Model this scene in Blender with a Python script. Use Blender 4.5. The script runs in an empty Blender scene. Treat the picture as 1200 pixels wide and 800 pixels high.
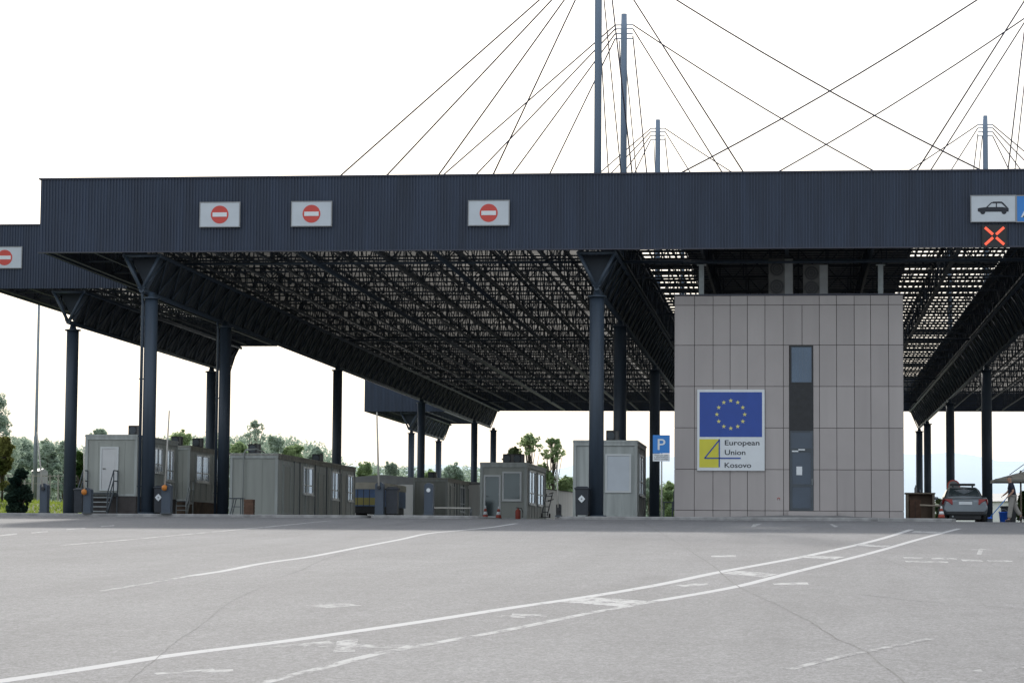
import bpy, math, random
from mathutils import Vector, Matrix
random.seed(11)
sc = bpy.context.scene
C = sc.collection
F = 2900.0; D = F / 30.0; CAMZ = -0.97; ISL = 0.13

# ---------------------------------------------------------------- camera
a_ = .0075
Yc = Vector((330, -240, -2900)).normalized()
w_ = (240 - 330 * a_) / 2900
Zc = Vector((a_, 1, -w_)).normalized()
Zc = (Zc - Yc * Zc.dot(Yc)).normalized()
Xc = Yc.cross(Zc)
R = Matrix((Xc, Yc, Zc))          # camera -> world rotation (rows are the world axes seen from the camera)
cd = bpy.data.cameras.new('camera'); cam = bpy.data.objects.new('camera', cd); C.objects.link(cam)
M4 = R.to_4x4(); M4.translation = Vector((0, 0, CAMZ)); cam.matrix_world = M4
cd.sensor_width = 36; cd.lens = 36 * F / 1200; cd.clip_start = .5; cd.clip_end = 20000
sc.camera = cam

def at(px, py, Y):
    """world point seen at photo pixel px,py on the vertical plane at depth Y"""
    d = R @ Vector(((px - 600) / F, -(py - 400) / F, -1))
    k = Y / d.y
    return Vector((d.x * k, Y, CAMZ + d.z * k))
CREST = 94.3
def yardz(y): return -2.57 + 2.57 / CREST * y if y < CREST else 0.0
def onyard(px, py):
    d = R @ Vector(((px - 600) / F, -(py - 400) / F, -1))
    g = 2.57 / CREST
    k = (-2.57 - CAMZ) / (d.z - g * d.y)
    return Vector((d.x * k, d.y * k, CAMZ + d.z * k))

# ---------------------------------------------------------------- mesh builder
class MB:
    def __init__(s): s.v = []; s.f = []; s.sm = []; s.mi = []; s.m = 0
    def add(s, vs, fs, smooth=False):
        b = len(s.v); s.v += [tuple(v) for v in vs]
        for f in fs: s.f.append([b + i for i in f]); s.sm.append(smooth); s.mi.append(s.m)
    def box(s, x0, x1, y0, y1, z0, z1):
        s.add([(x0,y0,z0),(x1,y0,z0),(x1,y1,z0),(x0,y1,z0),(x0,y0,z1),(x1,y0,z1),(x1,y1,z1),(x0,y1,z1)],
              [(0,3,2,1),(4,5,6,7),(0,1,5,4),(1,2,6,5),(2,3,7,6),(3,0,4,7)])
    def bbox(s, x0, x1, y0, y1, z0, z1, b=.02):
        """box with chamfered edges"""
        pts = []; cx, cy, cz = (x0+x1)/2, (y0+y1)/2, (z0+z1)/2
        def ring(z, e):
            return [(x0+e+b,y0+e,z),(x1-e-b,y0+e,z),(x1-e,y0+e+b,z),(x1-e,y1-e-b,z),(x1-e-b,y1-e,z),(x0+e+b,y1-e,z),(x0+e,y1-e-b,z),(x0+e,y0+e+b,z)]
        s.rings([ring(z0, b), ring(z0+b, 0), ring(z1-b, 0), ring(z1, b)], True, False)
    def quad(s, a, b, c, d): s.add([a, b, c, d], [(0,1,2,3)])
    def poly(s, pts): s.add(pts, [tuple(range(len(pts)))])
    def rings(s, rs, caps=True, smooth=True, closed=True):
        n = len(rs[0]); vs = [p for r in rs for p in r]; fs = []
        for k in range(len(rs) - 1):
            for i in range(n if closed else n - 1):
                j = (i + 1) % n; fs.append((k*n+i, k*n+j, (k+1)*n+j, (k+1)*n+i))
        s.add(vs, fs, smooth)
        if caps:
            b = len(s.v) - len(vs)
            for fr in (list(reversed(range(n))), [len(vs)-n+i for i in range(n)]):
                s.f.append([b+i for i in fr]); s.sm.append(False); s.mi.append(s.m)
    def bar(s, p, q, w, h=None, caps=True):
        p = Vector(p); q = Vector(q); h = h or w; d = (q-p).normalized()
        u = d.cross(Vector((0,0,1)))
        u = u.normalized() if u.length > 1e-4 else Vector((1,0,0))
        v = u.cross(d); r = []
        for e in (p, q): r.append([e + u*sx*w/2 + v*sy*h/2 for sx, sy in ((-1,-1),(1,-1),(1,1),(-1,1))])
        s.rings(r, caps, False)
    def tube(s, pts, r, n=8, caps=True):
        pts = [Vector(p) for p in pts]; rs = r if isinstance(r, (list, tuple)) else [r]*len(pts); out = []
        for i, p in enumerate(pts):
            d = (pts[min(i+1, len(pts)-1)] - pts[max(i-1, 0)]).normalized()
            u = d.cross(Vector((0,0,1)));
            u = u.normalized() if u.length > .02 else Vector((1,0,0))
            v = u.cross(d)
            out.append([p + (u*math.cos(t) + v*math.sin(t))*rs[i] for t in [2*math.pi*k/n for k in range(n)]])
        s.rings(out, caps, True)
    def lathe(s, c, prof, n=16):
        s.rings([[(c[0]+r*math.cos(2*math.pi*k/n), c[1]+r*math.sin(2*math.pi*k/n), c[2]+z) for k in range(n)] for r, z in prof], True, True)
    def prism_y(s, pts, y0, y1):      # polygon in xz, extruded along y
        s.rings([[(x, y1, z) for x, z in pts], [(x, y0, z) for x, z in pts]], True, False)
    def prism_x(s, pts, x0, x1):
        s.rings([[(x0, y, z) for y, z in pts], [(x1, y, z) for y, z in pts]], True, False)
    def prism_z(s, pts, z0, z1):
        s.rings([[(x, y, z0) for x, y in pts], [(x, y, z1) for x, y in pts]], True, False)
    def disc_y(s, cx, y, cz, r, n=28, th=.01):
        s.prism_y([(cx+r*math.cos(2*math.pi*k/n), cz+r*math.sin(2*math.pi*k/n)) for k in range(n)], y, y+th)
    def build(s, name, m, parent=None, fix=False):
        me = bpy.data.meshes.new(name)
        o = Vector((0,0,0))
        if parent is not None: o = worldloc(parent)
        me.from_pydata([tuple(Vector(v) - o) for v in s.v], [], s.f)
        for p, sm, mi in zip(me.polygons, s.sm, s.mi): p.use_smooth = sm; p.material_index = mi
        for mm in (m if isinstance(m, (list, tuple)) else [m]): me.materials.append(mm)
        me.update()
        if fix:
            import bmesh
            bm = bmesh.new(); bm.from_mesh(me); bmesh.ops.recalc_face_normals(bm, faces=bm.faces); bm.to_mesh(me); bm.free()
        ob = bpy.data.objects.new(name, me); C.objects.link(ob)
        if parent is not None: ob.parent = parent
        return ob
def worldloc(o):
    v = Vector(o.location)
    while o.parent: o = o.parent; v = v + Vector(o.location)
    return v
def tag(o, label, cat, group=None, kind=None):
    o['label'] = label; o['category'] = cat
    if group: o['group'] = group
    if kind: o['kind'] = kind
    return o
def thing(name, label, cat, loc, group=None):
    o = bpy.data.objects.new(name, None); C.objects.link(o); o.location = loc; o.empty_display_size = .3
    return tag(o, label, cat, group)
def struct(mb, name, m, fix=False):
    o = mb.build(name, m, None, fix); o['kind'] = 'structure'; return o
def copy_tree(o, parent=None):
    c = o.copy(); C.objects.link(c); c.parent = parent
    for ch in list(o.children): copy_tree(ch, c)
    return c

# ---------------------------------------------------------------- materials
def S(r, g, b):
    f = lambda c: (c/255/12.92 if c/255 <= .04045 else ((c/255+.055)/1.055)**2.4)
    return (f(r), f(g), f(b))
def mat(name, col, rough=.6, metal=0, var=.12, scale=1.5, bump=0, bscale=40, spec=.5, streak=False, dirt=None):
    m = bpy.data.materials.new(name); m.use_nodes = True; nt = m.node_tree; N = nt.nodes; L = nt.links
    b = N['Principled BSDF']; b.inputs['Roughness'].default_value = rough; b.inputs['Metallic'].default_value = metal
    b.inputs['Specular IOR Level'].default_value = spec
    tc = N.new('ShaderNodeTexCoord'); mp = N.new('ShaderNodeMapping'); L.new(tc.outputs['Object'], mp.inputs['Vector'])
    if streak: mp.inputs['Scale'].default_value = (3, 3, .25)
    no = N.new('ShaderNodeTexNoise'); no.inputs['Scale'].default_value = scale; no.inputs['Detail'].default_value = 6
    L.new(mp.outputs[0], no.inputs['Vector'])
    r = N.new('ShaderNodeValToRGB'); e = r.color_ramp.elements
    dk = dirt or tuple(c*(1-var) for c in col); lt = tuple(min(1, c*(1+var)) for c in col)
    e[0].position = .32; e[0].color = (*dk, 1); e[1].position = .68; e[1].color = (*lt, 1)
    L.new(no.outputs['Fac'], r.inputs['Fac']); L.new(r.outputs['Color'], b.inputs['Base Color'])
    if bump:
        n2 = N.new('ShaderNodeTexNoise'); n2.inputs['Scale'].default_value = bscale; n2.inputs['Detail'].default_value = 4
        L.new(tc.outputs['Object'], n2.inputs['Vector'])
        bp = N.new('ShaderNodeBump'); bp.inputs['Strength'].default_value = bump; bp.inputs['Distance'].default_value = .02
        L.new(n2.outputs['Fac'], bp.inputs['Height']); L.new(bp.outputs[0], b.inputs['Normal'])
    return m
m_fascia = mat('fascia_metal', (.026,.041,.074), .5, .0, .20, .8, streak=True)
m_trim   = mat('trim_metal', (.045,.05,.075), .45, .2, .1)
m_steel  = mat('dark_steel', (.037,.055,.080), .5, .1, .15, 2, streak=True)
m_truss  = mat('truss_steel', (.027,.039,.056), .6, .1, .2, 2)
m_beam   = mat('beam_cladding', (.023,.034,.050), .6, .1, .2, 1)
m_mast   = mat('mast_paint', (.20,.27,.37), .5, .1, .08, 2, streak=True)
m_cable  = mat('cable_steel', (.05,.05,.075), .5, .4, .1)
m_galv   = mat('galvanised_steel', (.30,.33,.34), .5, .5, .12, 6)
m_panel  = mat('cladding_tile', (.40,.368,.36), .55, 0, .05, .7, bump=.03)
m_panel2 = mat('cladding_tile_light', (.415,.383,.374), .5, 0, .05, .7, bump=.03, streak=True)
m_panel3 = mat('cladding_tile_dark', (.382,.352,.345), .58, 0, .05, .7, bump=.03, streak=True)
m_joint  = mat('joint_dark', (.10,.092,.088), .9)  # dark wall core that shows in the open joints between panels
m_kerb   = mat('kerb_concrete', (.30,.30,.30), .9, 0, .22, 3, bump=.2)
m_pave   = mat('island_paving', (.22,.22,.22), .9, 0, .2, 1.2, bump=.2)
m_cab    = mat('cabin_steel', (.34,.36,.335), .55, 0, .10, 1.2, streak=True)
m_cabs   = mat('cabin_side_panel', (.43,.46,.44), .6, 0, .14, 1.4, streak=True)
m_rim    = mat('cabin_frame', (.38,.41,.40), .55, 0, .16, 2, streak=True)
m_rusty  = mat('weathered_rim', (.33,.32,.28), .75, 0, .35, 3, streak=True)
m_plinth = mat('plinth_render', (.075,.068,.068), .85, 0, .2, 2)
m_brownp = mat('plinth_brown', (.14,.10,.075), .85, 0, .3, 2)
m_white  = mat('white_paint', (.62,.63,.64), .5, 0, .05, 2)
m_offw   = mat('pvc_frame', (.62,.65,.66), .4, 0, .05, 2)
m_sign   = mat('sign_face', (.55,.60,.65), .45, 0, .04, 2)
m_signw  = mat('sign_white', (.72,.76,.79), .45, 0, .04, 2)
m_red    = mat('sign_red', (.60,.07,.055), .45, 0, .06, 2)
m_blue   = mat('sign_blue', (.025,.075,.36), .45, 0, .05, 2)
m_pblue  = mat('parking_blue', (.035,.22,.62), .45, 0, .05, 2)
m_yellow = mat('emblem_yellow', (.66,.62,.06), .5, 0, .04, 2)
m_star   = mat('star_yellow', (.75,.70,.22), .5, 0, .04, 2)
m_letter = mat('lettering_dark', (.010,.014,.026), .5, 0, .05)
m_navy   = mat('navy_lettering', (.02,.05,.2), .5)
m_black  = mat('black_plastic', (.02,.022,.026), .5, 0, .2, 5)
m_bin    = mat('bin_plastic', (.028,.034,.045), .5, 0, .15, 5)
m_bluec  = mat('barrier_cabinet_paint', (.055,.075,.105), .5, 0, .12, 3, streak=True)
m_orange = mat('orange_lamp', (.60,.21,.03), .5, 0, .1)
m_grey   = mat('grey_paint', (.28,.29,.30), .55, 0, .1, 3)
m_pale   = mat('pale_pole', (.45,.44,.40), .6, 0, .12, 4)
m_pole   = mat('lamp_pole', (.24,.28,.31), .5, .3, .1, 3)
m_rail   = mat('railing_steel', (.07,.085,.10), .5, .2, .1)
m_ac     = mat('ac_casing', (.10,.10,.10), .6, 0, .15, 4)
m_brown  = mat('brown_wood', (.13,.07,.045), .7, 0, .25, 5)
m_tan    = mat('tan_panel', (.28,.24,.19), .7, 0, .2, 3)
m_skin   = mat('skin', (.42,.24,.17), .55, 0, .06, 20)
m_hair   = mat('grey_hair', (.16,.14,.13), .8, 0, .2, 60)
m_shirt  = mat('navy_shirt', (.012,.016,.035), .85, 0, .2, 30)
m_trous  = mat('stone_trousers', (.26,.25,.23), .85, 0, .12, 20)
m_shoe   = mat('shoe_leather', (.03,.027,.03), .6, 0, .2, 30)
m_silver = mat('silver_car_paint', (.21,.24,.27), .28, .45, .04, 3)
m_tail   = mat('tail_lamp', (.30,.02,.02), .25, 0, .1, 20)
m_tyre   = mat('tyre', (.02,.02,.02), .8, 0, .1, 20)
m_hall   = mat('white_sheeting', (.87,.88,.87), .7, 0, .06, .6, streak=True)
m_cream  = mat('truck_cream', (.6,.58,.50), .5)
m_tblue  = mat('truck_blue', (.13,.22,.42), .5)
m_tyel   = mat('truck_olive', (.40,.36,.12), .5)
m_bark   = mat('bark', (.10,.085,.07), .9, 0, .3, 6)
m_blueb  = mat('blue_bucket', (.02,.12,.6), .4)
m_cone   = mat('cone_red', (.34,.06,.04), .6)
m_canv   = mat('canvas', (.50,.50,.47), .8, 0, .08, 2)

def glass(name, col=(.15,.19,.20), rough=.06, spec=1.0):
    m = mat(name, col, rough, .45, .15, .7, spec=spec); return m
m_glass = glass('window_glass', (.07,.095,.105)); m_glassd = glass('dark_glass', (.03,.05,.08)); m_glassb = glass('blind_glass', (.30,.36,.42), .12); m_glassn = glass('curtained_glass', (.06,.10,.16), .12)
m_blind = mat('blind', (.20,.25,.30), .6, 0, .1, 3, streak=True)
def emis(name, col, st):
    m = bpy.data.materials.new(name); m.use_nodes = True; b = m.node_tree.nodes['Principled BSDF']
    b.inputs['Base Color'].default_value = (*col, 1); b.inputs['Emission Color'].default_value = (*col, 1); b.inputs['Emission Strength'].default_value = st
    return m
m_led = emis('red_led', (.95,.12,.06), .75)

def deck_mat():
    m = bpy.data.materials.new('translucent_roof_sheet'); m.use_nodes = True; nt = m.node_tree; N = nt.nodes; L = nt.links
    N.remove(N['Principled BSDF']); out = N['Material Output']
    tc = N.new('ShaderNodeTexCoord')
    br = N.new('ShaderNodeTexNoise'); br.inputs['Scale'].default_value = .35; br.inputs['Detail'].default_value = 5
    mp = N.new('ShaderNodeMapping'); mp.inputs['Scale'].default_value = (1.2, 2.6, 1); L.new(tc.outputs['Object'], mp.inputs['Vector']); L.new(mp.outputs[0], br.inputs['Vector'])
    rp = N.new('ShaderNodeValToRGB'); e = rp.color_ramp.elements; e[0].position = .3; e[0].color = (.06,.06,.058,1); e[1].position = .72; e[1].color = (.18,.171,.158,1)
    L.new(br.outputs['Fac'], rp.inputs['Fac'])
    # sheet colour gets darker towards the left side of the roof
    sx_ = N.new('ShaderNodeSeparateXYZ'); L.new(tc.outputs['Object'], sx_.inputs[0])
    mr = N.new('ShaderNodeMapRange'); mr.inputs[1].default_value = -27; mr.inputs[2].default_value = -9; mr.inputs[3].default_value = .25; mr.inputs[4].default_value = 1.1; L.new(sx_.outputs[0], mr.inputs[0])
    mm = N.new('ShaderNodeMixRGB'); mm.blend_type = 'MULTIPLY'; mm.inputs[0].default_value = 1; L.new(rp.outputs[0], mm.inputs[1]); L.new(mr.outputs[0], mm.inputs[2])
    df = N.new('ShaderNodeBsdfDiffuse'); df.inputs['Color'].default_value = (.22,.215,.21,1)
    tr = N.new('ShaderNodeBsdfTranslucent'); L.new(mm.outputs[0], tr.inputs['Color'])
    ad = N.new('ShaderNodeAddShader'); L.new(df.outputs[0], ad.inputs[0]); L.new(tr.outputs[0], ad.inputs[1]); L.new(ad.outputs[0], out.inputs['Surface'])
    return m
m_deck = deck_mat()

def asphalt(name, base, marks=False):
    m = bpy.data.materials.new(name); m.use_nodes = True; nt = m.node_tree; N = nt.nodes; L = nt.links
    b = N['Principled BSDF']; b.inputs['Roughness'].default_value = .85; b.inputs['Specular IOR Level'].default_value = .25
    tc = N.new('ShaderNodeTexCoord')
    def noise(sc_, det, mscale=(1,1,1), rough=.6):
        mp = N.new('ShaderNodeMapping'); mp.inputs['Scale'].default_value = mscale; L.new(tc.outputs['Object'], mp.inputs['Vector'])
        n = N.new('ShaderNodeTexNoise'); n.inputs['Scale'].default_value = sc_; n.inputs['Detail'].default_value = det; n.inputs['Roughness'].default_value = rough
        L.new(mp.outputs[0], n.inputs['Vector']); return n
    def rng(src, a, b_, lo, hi):
        r = N.new('ShaderNodeMapRange'); r.inputs[1].default_value = a; r.inputs[2].default_value = b_; r.inputs[3].default_value = lo; r.inputs[4].default_value = hi
        L.new(src, r.inputs[0]); return r.outputs[0]
    def mul(x, y):
        q = N.new('ShaderNodeMath'); q.operation = 'MULTIPLY'; L.new(x, q.inputs[0]); L.new(y, q.inputs[1]); return q.outputs[0]
    big = rng(noise(.09, 4).outputs['Fac'], .3, .7, .90, 1.10)
    streak = rng(noise(.9, 6, (1, .05, 1), .7).outputs['Fac'], .32, .68, .91, 1.08)      # tyre polished bands along the lanes
    med = rng(noise(1.1, 8, rough=.75).outputs['Fac'], .3, .7, .92, 1.09)
    fine = rng(noise(38, 3, rough=.8).outputs['Fac'], .34, .66, .60, 1.40)
    f2 = rng(noise(15, 5, (1, .5, 1), rough=.9).outputs['Fac'], .36, .64, .72, 1.28)
    stain = rng(noise(.33, 9, (1, .3, 1), .8).outputs['Fac'], .55, .72, 1, .80)
    k = mul(mul(mul(big, streak), mul(med, fine)), mul(f2, stain))
    v = N.new('ShaderNodeMixRGB'); v.blend_type = 'MULTIPLY'; v.inputs['Fac'].default_value = 1; v.inputs[1].default_value = (*base, 1)
    L.new(k, v.inputs[2]); L.new(v.outputs[0], b.inputs['Base Color'])
    bp = N.new('ShaderNodeBump'); bp.inputs['Strength'].default_value = .35; bp.inputs['Distance'].default_value = .012
    L.new(noise(60, 3, rough=.8).outputs['Fac'], bp.inputs['Height']); L.new(bp.outputs[0], b.inputs['Normal'])
    return m
m_asph = asphalt('asphalt', (.186, .185, .190))
def markmat(name, cov, col=(.46,.46,.465)):
    """worn road paint: white paint broken up by noise so the asphalt shows through"""
    m = asphalt(name, (.186,.185,.190)); nt = m.node_tree; N = nt.nodes; L = nt.links; b = N['Principled BSDF']
    src = b.inputs['Base Color'].links[0].from_socket
    tc = N.new('ShaderNodeTexCoord'); n = N.new('ShaderNodeTexNoise'); n.inputs['Scale'].default_value = 5; n.inputs['Detail'].default_value = 8; n.inputs['Roughness'].default_value = .75
    mp = N.new('ShaderNodeMapping'); mp.inputs['Scale'].default_value = (1, .35, 1)
    L.new(tc.outputs['Object'], mp.inputs['Vector']); L.new(mp.outputs[0], n.inputs['Vector'])
    r = N.new('ShaderNodeMapRange'); c = 1 - cov; r.inputs[1].default_value = .28 + .44*c - .06; r.inputs[2].default_value = .28 + .44*c + .06
    L.new(n.outputs['Fac'], r.inputs[0])
    mx = N.new('ShaderNodeMixRGB'); L.new(r.outputs[0], mx.inputs['Fac']); L.new(src, mx.inputs[1]); mx.inputs[2].default_value = (*col, 1)
    L.new(mx.outputs[0], b.inputs['Base Color']); return m
m_line = markmat('line_paint', .80); m_line2 = markmat('line_paint_worn', .56, (.42,.42,.42)); m_line3 = markmat('line_paint_faded', .50, (.40,.40,.40))
m_crack = mat('crack_filler', (.125,.124,.125), .9, 0, .35, 3)

def leafmat(name, a, b_, tr=.35):
    m = bpy.data.materials.new(name); m.use_nodes = True; nt = m.node_tree; N = nt.nodes; L = nt.links
    N.remove(N['Principled BSDF']); out = N['Material Output']
    tc = N.new('ShaderNodeTexCoord'); n = N.new('ShaderNodeTexNoise'); n.inputs['Scale'].default_value = .7; n.inputs['Detail'].default_value = 5; L.new(tc.outputs['Object'], n.inputs['Vector'])
    r = N.new('ShaderNodeValToRGB'); e = r.color_ramp.elements; e[0].position = .33; e[0].color = (*a, 1); e[1].position = .66; e[1].color = (*b_, 1)
    L.new(n.outputs['Fac'], r.inputs['Fac'])
    df = N.new('ShaderNodeBsdfDiffuse'); L.new(r.outputs[0], df.inputs['Color'])
    t = N.new('ShaderNodeBsdfTranslucent'); L.new(r.outputs[0], t.inputs['Color'])
    mx = N.new('ShaderNodeMixShader'); mx.inputs[0].default_value = tr; L.new(df.outputs[0], mx.inputs[1]); L.new(t.outputs[0], mx.inputs[2]); L.new(mx.outputs[0], out.inputs['Surface'])
    return m
m_leafhaze = leafmat('hazy_foliage', (.30,.39,.32), (.54,.63,.52), .55)  # distance haze is put into these pale leaf colours
m_leafmid  = leafmat('mid_foliage', (.21,.31,.16), (.44,.54,.29), .55)
m_leafdark = leafmat('dark_foliage', (.02,.042,.035), (.07,.11,.08), .3)
m_leafol   = leafmat('olive_foliage', (.10,.13,.04), (.32,.32,.11))
m_leafgr   = leafmat('green_foliage', (.04,.09,.025), (.12,.20,.06))
m_grassb   = leafmat('grass_blades', (.15,.22,.03), (.36,.44,.09), .5)
m_ground   = mat('grass_ground', (.10,.12,.04), .95, 0, .35, .6, bump=.3)
m_hill     = mat('hazy_hill', (.50,.60,.68), .95, 0, .05, .002)  # pale blue base colour stands in for the haze over the hills

# ---------------------------------------------------------------- world and sun
EL = math.radians(31); AZ = math.radians(-14)     # sun stands behind the canopies, a little left
wd = bpy.data.worlds.new('World'); sc.world = wd; wd.use_nodes = True
N = wd.node_tree.nodes; L = wd.node_tree.links
bg = N['Background']; sk = N.new('ShaderNodeTexSky'); sk.sky_type = 'NISHITA'; sk.sun_disc = False
sk.sun_elevation = EL; sk.sun_rotation = AZ; sk.air_density = 1.2; sk.dust_density = 4; sk.ozone_density = 1.5
L.new(sk.outputs[0], bg.inputs[0]); bg.inputs[1].default_value = .048
bg2 = N.new('ShaderNodeBackground'); bg2.inputs[0].default_value = (.90,.95,1,1); bg2.inputs[1].default_value = .86   # thin bright overcast haze
ad = N.new('ShaderNodeAddShader'); L.new(bg.outputs[0], ad.inputs[0]); L.new(bg2.outputs[0], ad.inputs[1]); L.new(ad.outputs[0], N['World Output'].inputs[0])
sl = bpy.data.lights.new('sun', 'SUN'); sl.energy = 3.0; sl.angle = math.radians(3); sl.color = (1, .955, .89)
so = bpy.data.objects.new('sun', sl); C.objects.link(so)
sd = Vector((math.sin(AZ)*math.cos(EL), math.cos(AZ)*math.cos(EL), math.sin(EL)))
so.rotation_euler = sd.to_track_quat('Z', 'Y').to_euler()

# ---------------------------------------------------------------- ground, yard, hills
def gz(x, y):
    z = yardz(y)
    if x < -36.5 and y > 96:
        z += min(1, (-36.5-x)/6) * min(1.25, (y-96)/38*1.25)
    if y > 235: z += min(1.5, (y-235)/200)
    return z
g = MB()
xs = [-6000,-2500,-900,-400,-200,-120,-80,-60,-50,-45,-42,-39,-36.5,-20,0,20,40,80,200,500,1500,6000]
ys = [-400,-50,0,40,80,CREST,96,100,106,115,125,134,150,180,235,300,435,800,2000,7000]
g.add([(x, y, gz(x,y)-.03) for y in ys for x in xs], [(j*len(xs)+i, j*len(xs)+i+1, (j+1)*len(xs)+i+1, (j+1)*len(xs)+i) for j in range(len(ys)-1) for i in range(len(xs)-1)])
struct(g, 'ground', m_ground)
a = MB()
yl = [-60, -20, 0, 10, 20, 30, 40, 50, 60, 70, 80, CREST]
a.add([(x, y, yardz(y)) for y in yl for x in (-70, 60)], [(2*i, 2*i+1, 2*i+3, 2*i+2) for i in range(len(yl)-1)])
a.add([(-36.4, CREST, 0), (60, CREST, 0), (60, 232, 0), (-36.4, 232, 0)], [(0,1,2,3)])
a.add([(-70, CREST, .0), (-36.4, CREST, 0), (-36.4, 96.3, 0), (-70, 96.3, 0)], [(0,1,2,3)])
struct(a, 'asphalt_yard', m_asph)
# kerb along the verge on the left
k = MB(); k.box(-70, -36.3, 96.2, 96.35, 0, .12); k.box(-36.45, -36.3, 96.35, 200, 0, .12); struct(k, 'verge_kerb', m_kerb)

h = MB()
hp = []; n = 90
for i in range(n):
    px = -700 + 2600*i/(n-1)
    ty = 533 + 7*math.sin(px/95+1) + 3*math.sin(px/31) + 2*math.sin(px/14.)
    if px < 800: ty += (800-px)*.045
    hp.append(at(px, ty, 3200))
vs = []
for j, (yy, kz) in enumerate(((2300, -.05), (2700, .55), (3200, 1.0), (3900, .7))):
    for p in hp: vs.append((p.x*yy/3200, yy, p.z*kz if kz > 0 else -2))
h.add(vs, [(j*n+i, j*n+i+1, (j+1)*n+i+1, (j+1)*n+i) for j in range(3) for i in range(n-1)], True)
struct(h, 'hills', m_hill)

# islands
def island(name, pts, z=ISL):
    mb = MB(); cx = sum(p[0] for p in pts)/len(pts); cy = sum(p[1] for p in pts)/len(pts)
    mb.m = 0; n = len(pts)
    def off(d):
        r = []
        for i, p in enumerate(pts):
            q = Vector(pts[i-1]); s_ = Vector(pts[(i+1) % n]); t = (s_-q).normalized(); r.append((p[0]-t.y*d, p[1]+t.x*d))
        return r
    inner = off(.16); i2 = off(.03)
    mb.rings([[(x, y, -.02) for x, y in pts], [(x, y, z-.03) for x, y in pts], [(x, y, z) for x, y in i2], [(x, y, z) for x, y in inner]], False, False)
    mb.m = 1
    mb.poly([(x, y, z-.004) for x, y in inner])
    o = mb.build(name, [m_kerb, m_pave], None); o['kind'] = 'structure'; return o
def rr(x0, x1, y0, y1, r):
    pts = []
    for cx, cy, a0 in ((x0+r, y0+r, 180), (x1-r, y0+r, 270), (x1-r, y1-r, 0), (x0+r, y1-r, 90)):
        for t in range(7): an = math.radians(a0 + t*15); pts.append((cx+r*math.cos(an), cy+r*math.sin(an)))
    return pts
YF = D*.985
xI1 = at(416, 606, YF).x; xI2a = at(423, 606, YF).x; xI2b = at(556, 608, YF).x
island('traffic_island', rr(-35.9, at(255,604,YF).x+1.2, YF+.6, 225, .8))
island('traffic_island', rr(at(292,604,YF).x-.8, xI1+.3, YF+1, 140, .8))
island('traffic_island', rr(xI2a+.2, xI2b, YF+.3, 225, .9))
x3a = at(640, 608, YF).x; x3b = at(1122, 615, YF).x
pts = [(x3a+.1, YF+2.4), (x3a+.5, YF+.9), (x3a+1.6, YF+.35), (-8, YF+.15), (-4, YF-.05), (0, YF-.12), (4, YF-.05), (x3b-3.0, YF-.35), (x3b-.9, YF-.3), (x3b-.2, YF+.1), (x3b, YF+.8), (x3b-.2, YF+2.2), (x3b-1, YF+4), (5.2, YF+8), (5.2, 225), (x3a+.1, 225)]
island('traffic_island', pts)

# ---------------------------------------------------------------- road markings
def upw(f, vs):
    nz = sum(vs[f[i]][0]*vs[f[(i+1) % len(f)]][1] - vs[f[(i+1) % len(f)]][0]*vs[f[i]][1] for i in range(len(f)))
    return f if nz > 0 else tuple(reversed(f))
def dense(pts, step=1.5):
    out = [pts[0]]
    for p, q in zip(pts, pts[1:]):
        n = max(1, int((q-p).length/step))
        for i in range(1, n+1): out.append(p.lerp(q, i/n))
    return out
def ribbon(mb, pix, w, dz=.0006, jit=0):
    P = dense([onyard(*p) for p in pix]); L_ = []; R_ = []
    for i, p in enumerate(P):
        t = (P[min(i+1, len(P)-1)] - P[max(i-1, 0)]); t.z = 0; t.normalize(); nrm = Vector((-t.y, t.x, 0))*w/2
        o = Vector((0,0,0)) if not jit else nrm*random.uniform(-jit, jit)
        for s_, arr in ((1, L_), (-1, R_)):
            q = p + nrm*s_ + o; q.z = yardz(q.y) + dz; arr.append(q)
    n = len(P); mb.add(L_ + R_, [upw((n+i, n+i+1, i+1, i), L_ + R_) for i in range(n-1)])
pz = [.0009]
def patch(mb, pix):
    P = [onyard(*p) for p in pix]; pz[0] += .000012
    for p in P: p.z = yardz(p.y) + pz[0]
    mb.add(P, [upw(tuple(range(len(P))), P)])
def smooth_pix(p):
    out = []
    for i in range(len(p)-1):
        p0 = p[max(i-1,0)]; p1 = p[i]; p2 = p[i+1]; p3 = p[min(i+2, len(p)-1)]
        for k in range(5):
            t = k/5
            out.append(tuple(.5*(2*b + (c-a)*t + (2*a-5*b+4*c-d)*t*t + (-a+3*b-3*c+d)*t**3) for a,b,c,d in zip(p0,p1,p2,p3)))
    out.append(p[-1]); return out
mk = MB()
L1 = [(-60,806.5),(0,797.5),(100,783),(200,767.5),(320,752.5),(400,741.5),(500,727),(600,711.5),(690,698.5),(770,685),(840,670.5),(900,659.5),(950,650),(1025,633),(1068,620)]
L2 = [(770,703.5),(860,687.5),(920,672.5),(1015,649),(1075,632),(1124,619)]
L2b = [(240,818),(305,800),(370,784),(440,766),(520,751),(600,736.5),(690,718),(770,703.5)]
ribbon(mk, smooth_pix(L1), .19)
ribbon(mk, smooth_pix(L2), .17)
L3 = [(225,674),(262,668.5),(300,661),(330,656.5),(360,652.5),(400,645),(425,640),(470,631.5),(500,625),(540,621),(575,617.5),(605,613)]
ribbon(mk, smooth_pix(L3), .16)
struct(mk, 'road_marking', m_line)
mk = MB(); ribbon(mk, smooth_pix(L2b), .13, .0008)
ribbon(mk, [(72.5,638.5),(140,633),(210,626.5),(320,616.3),(390,609.5)], .15)
struct(mk, 'road_marking', m_line2)
mk = MB()
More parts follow.
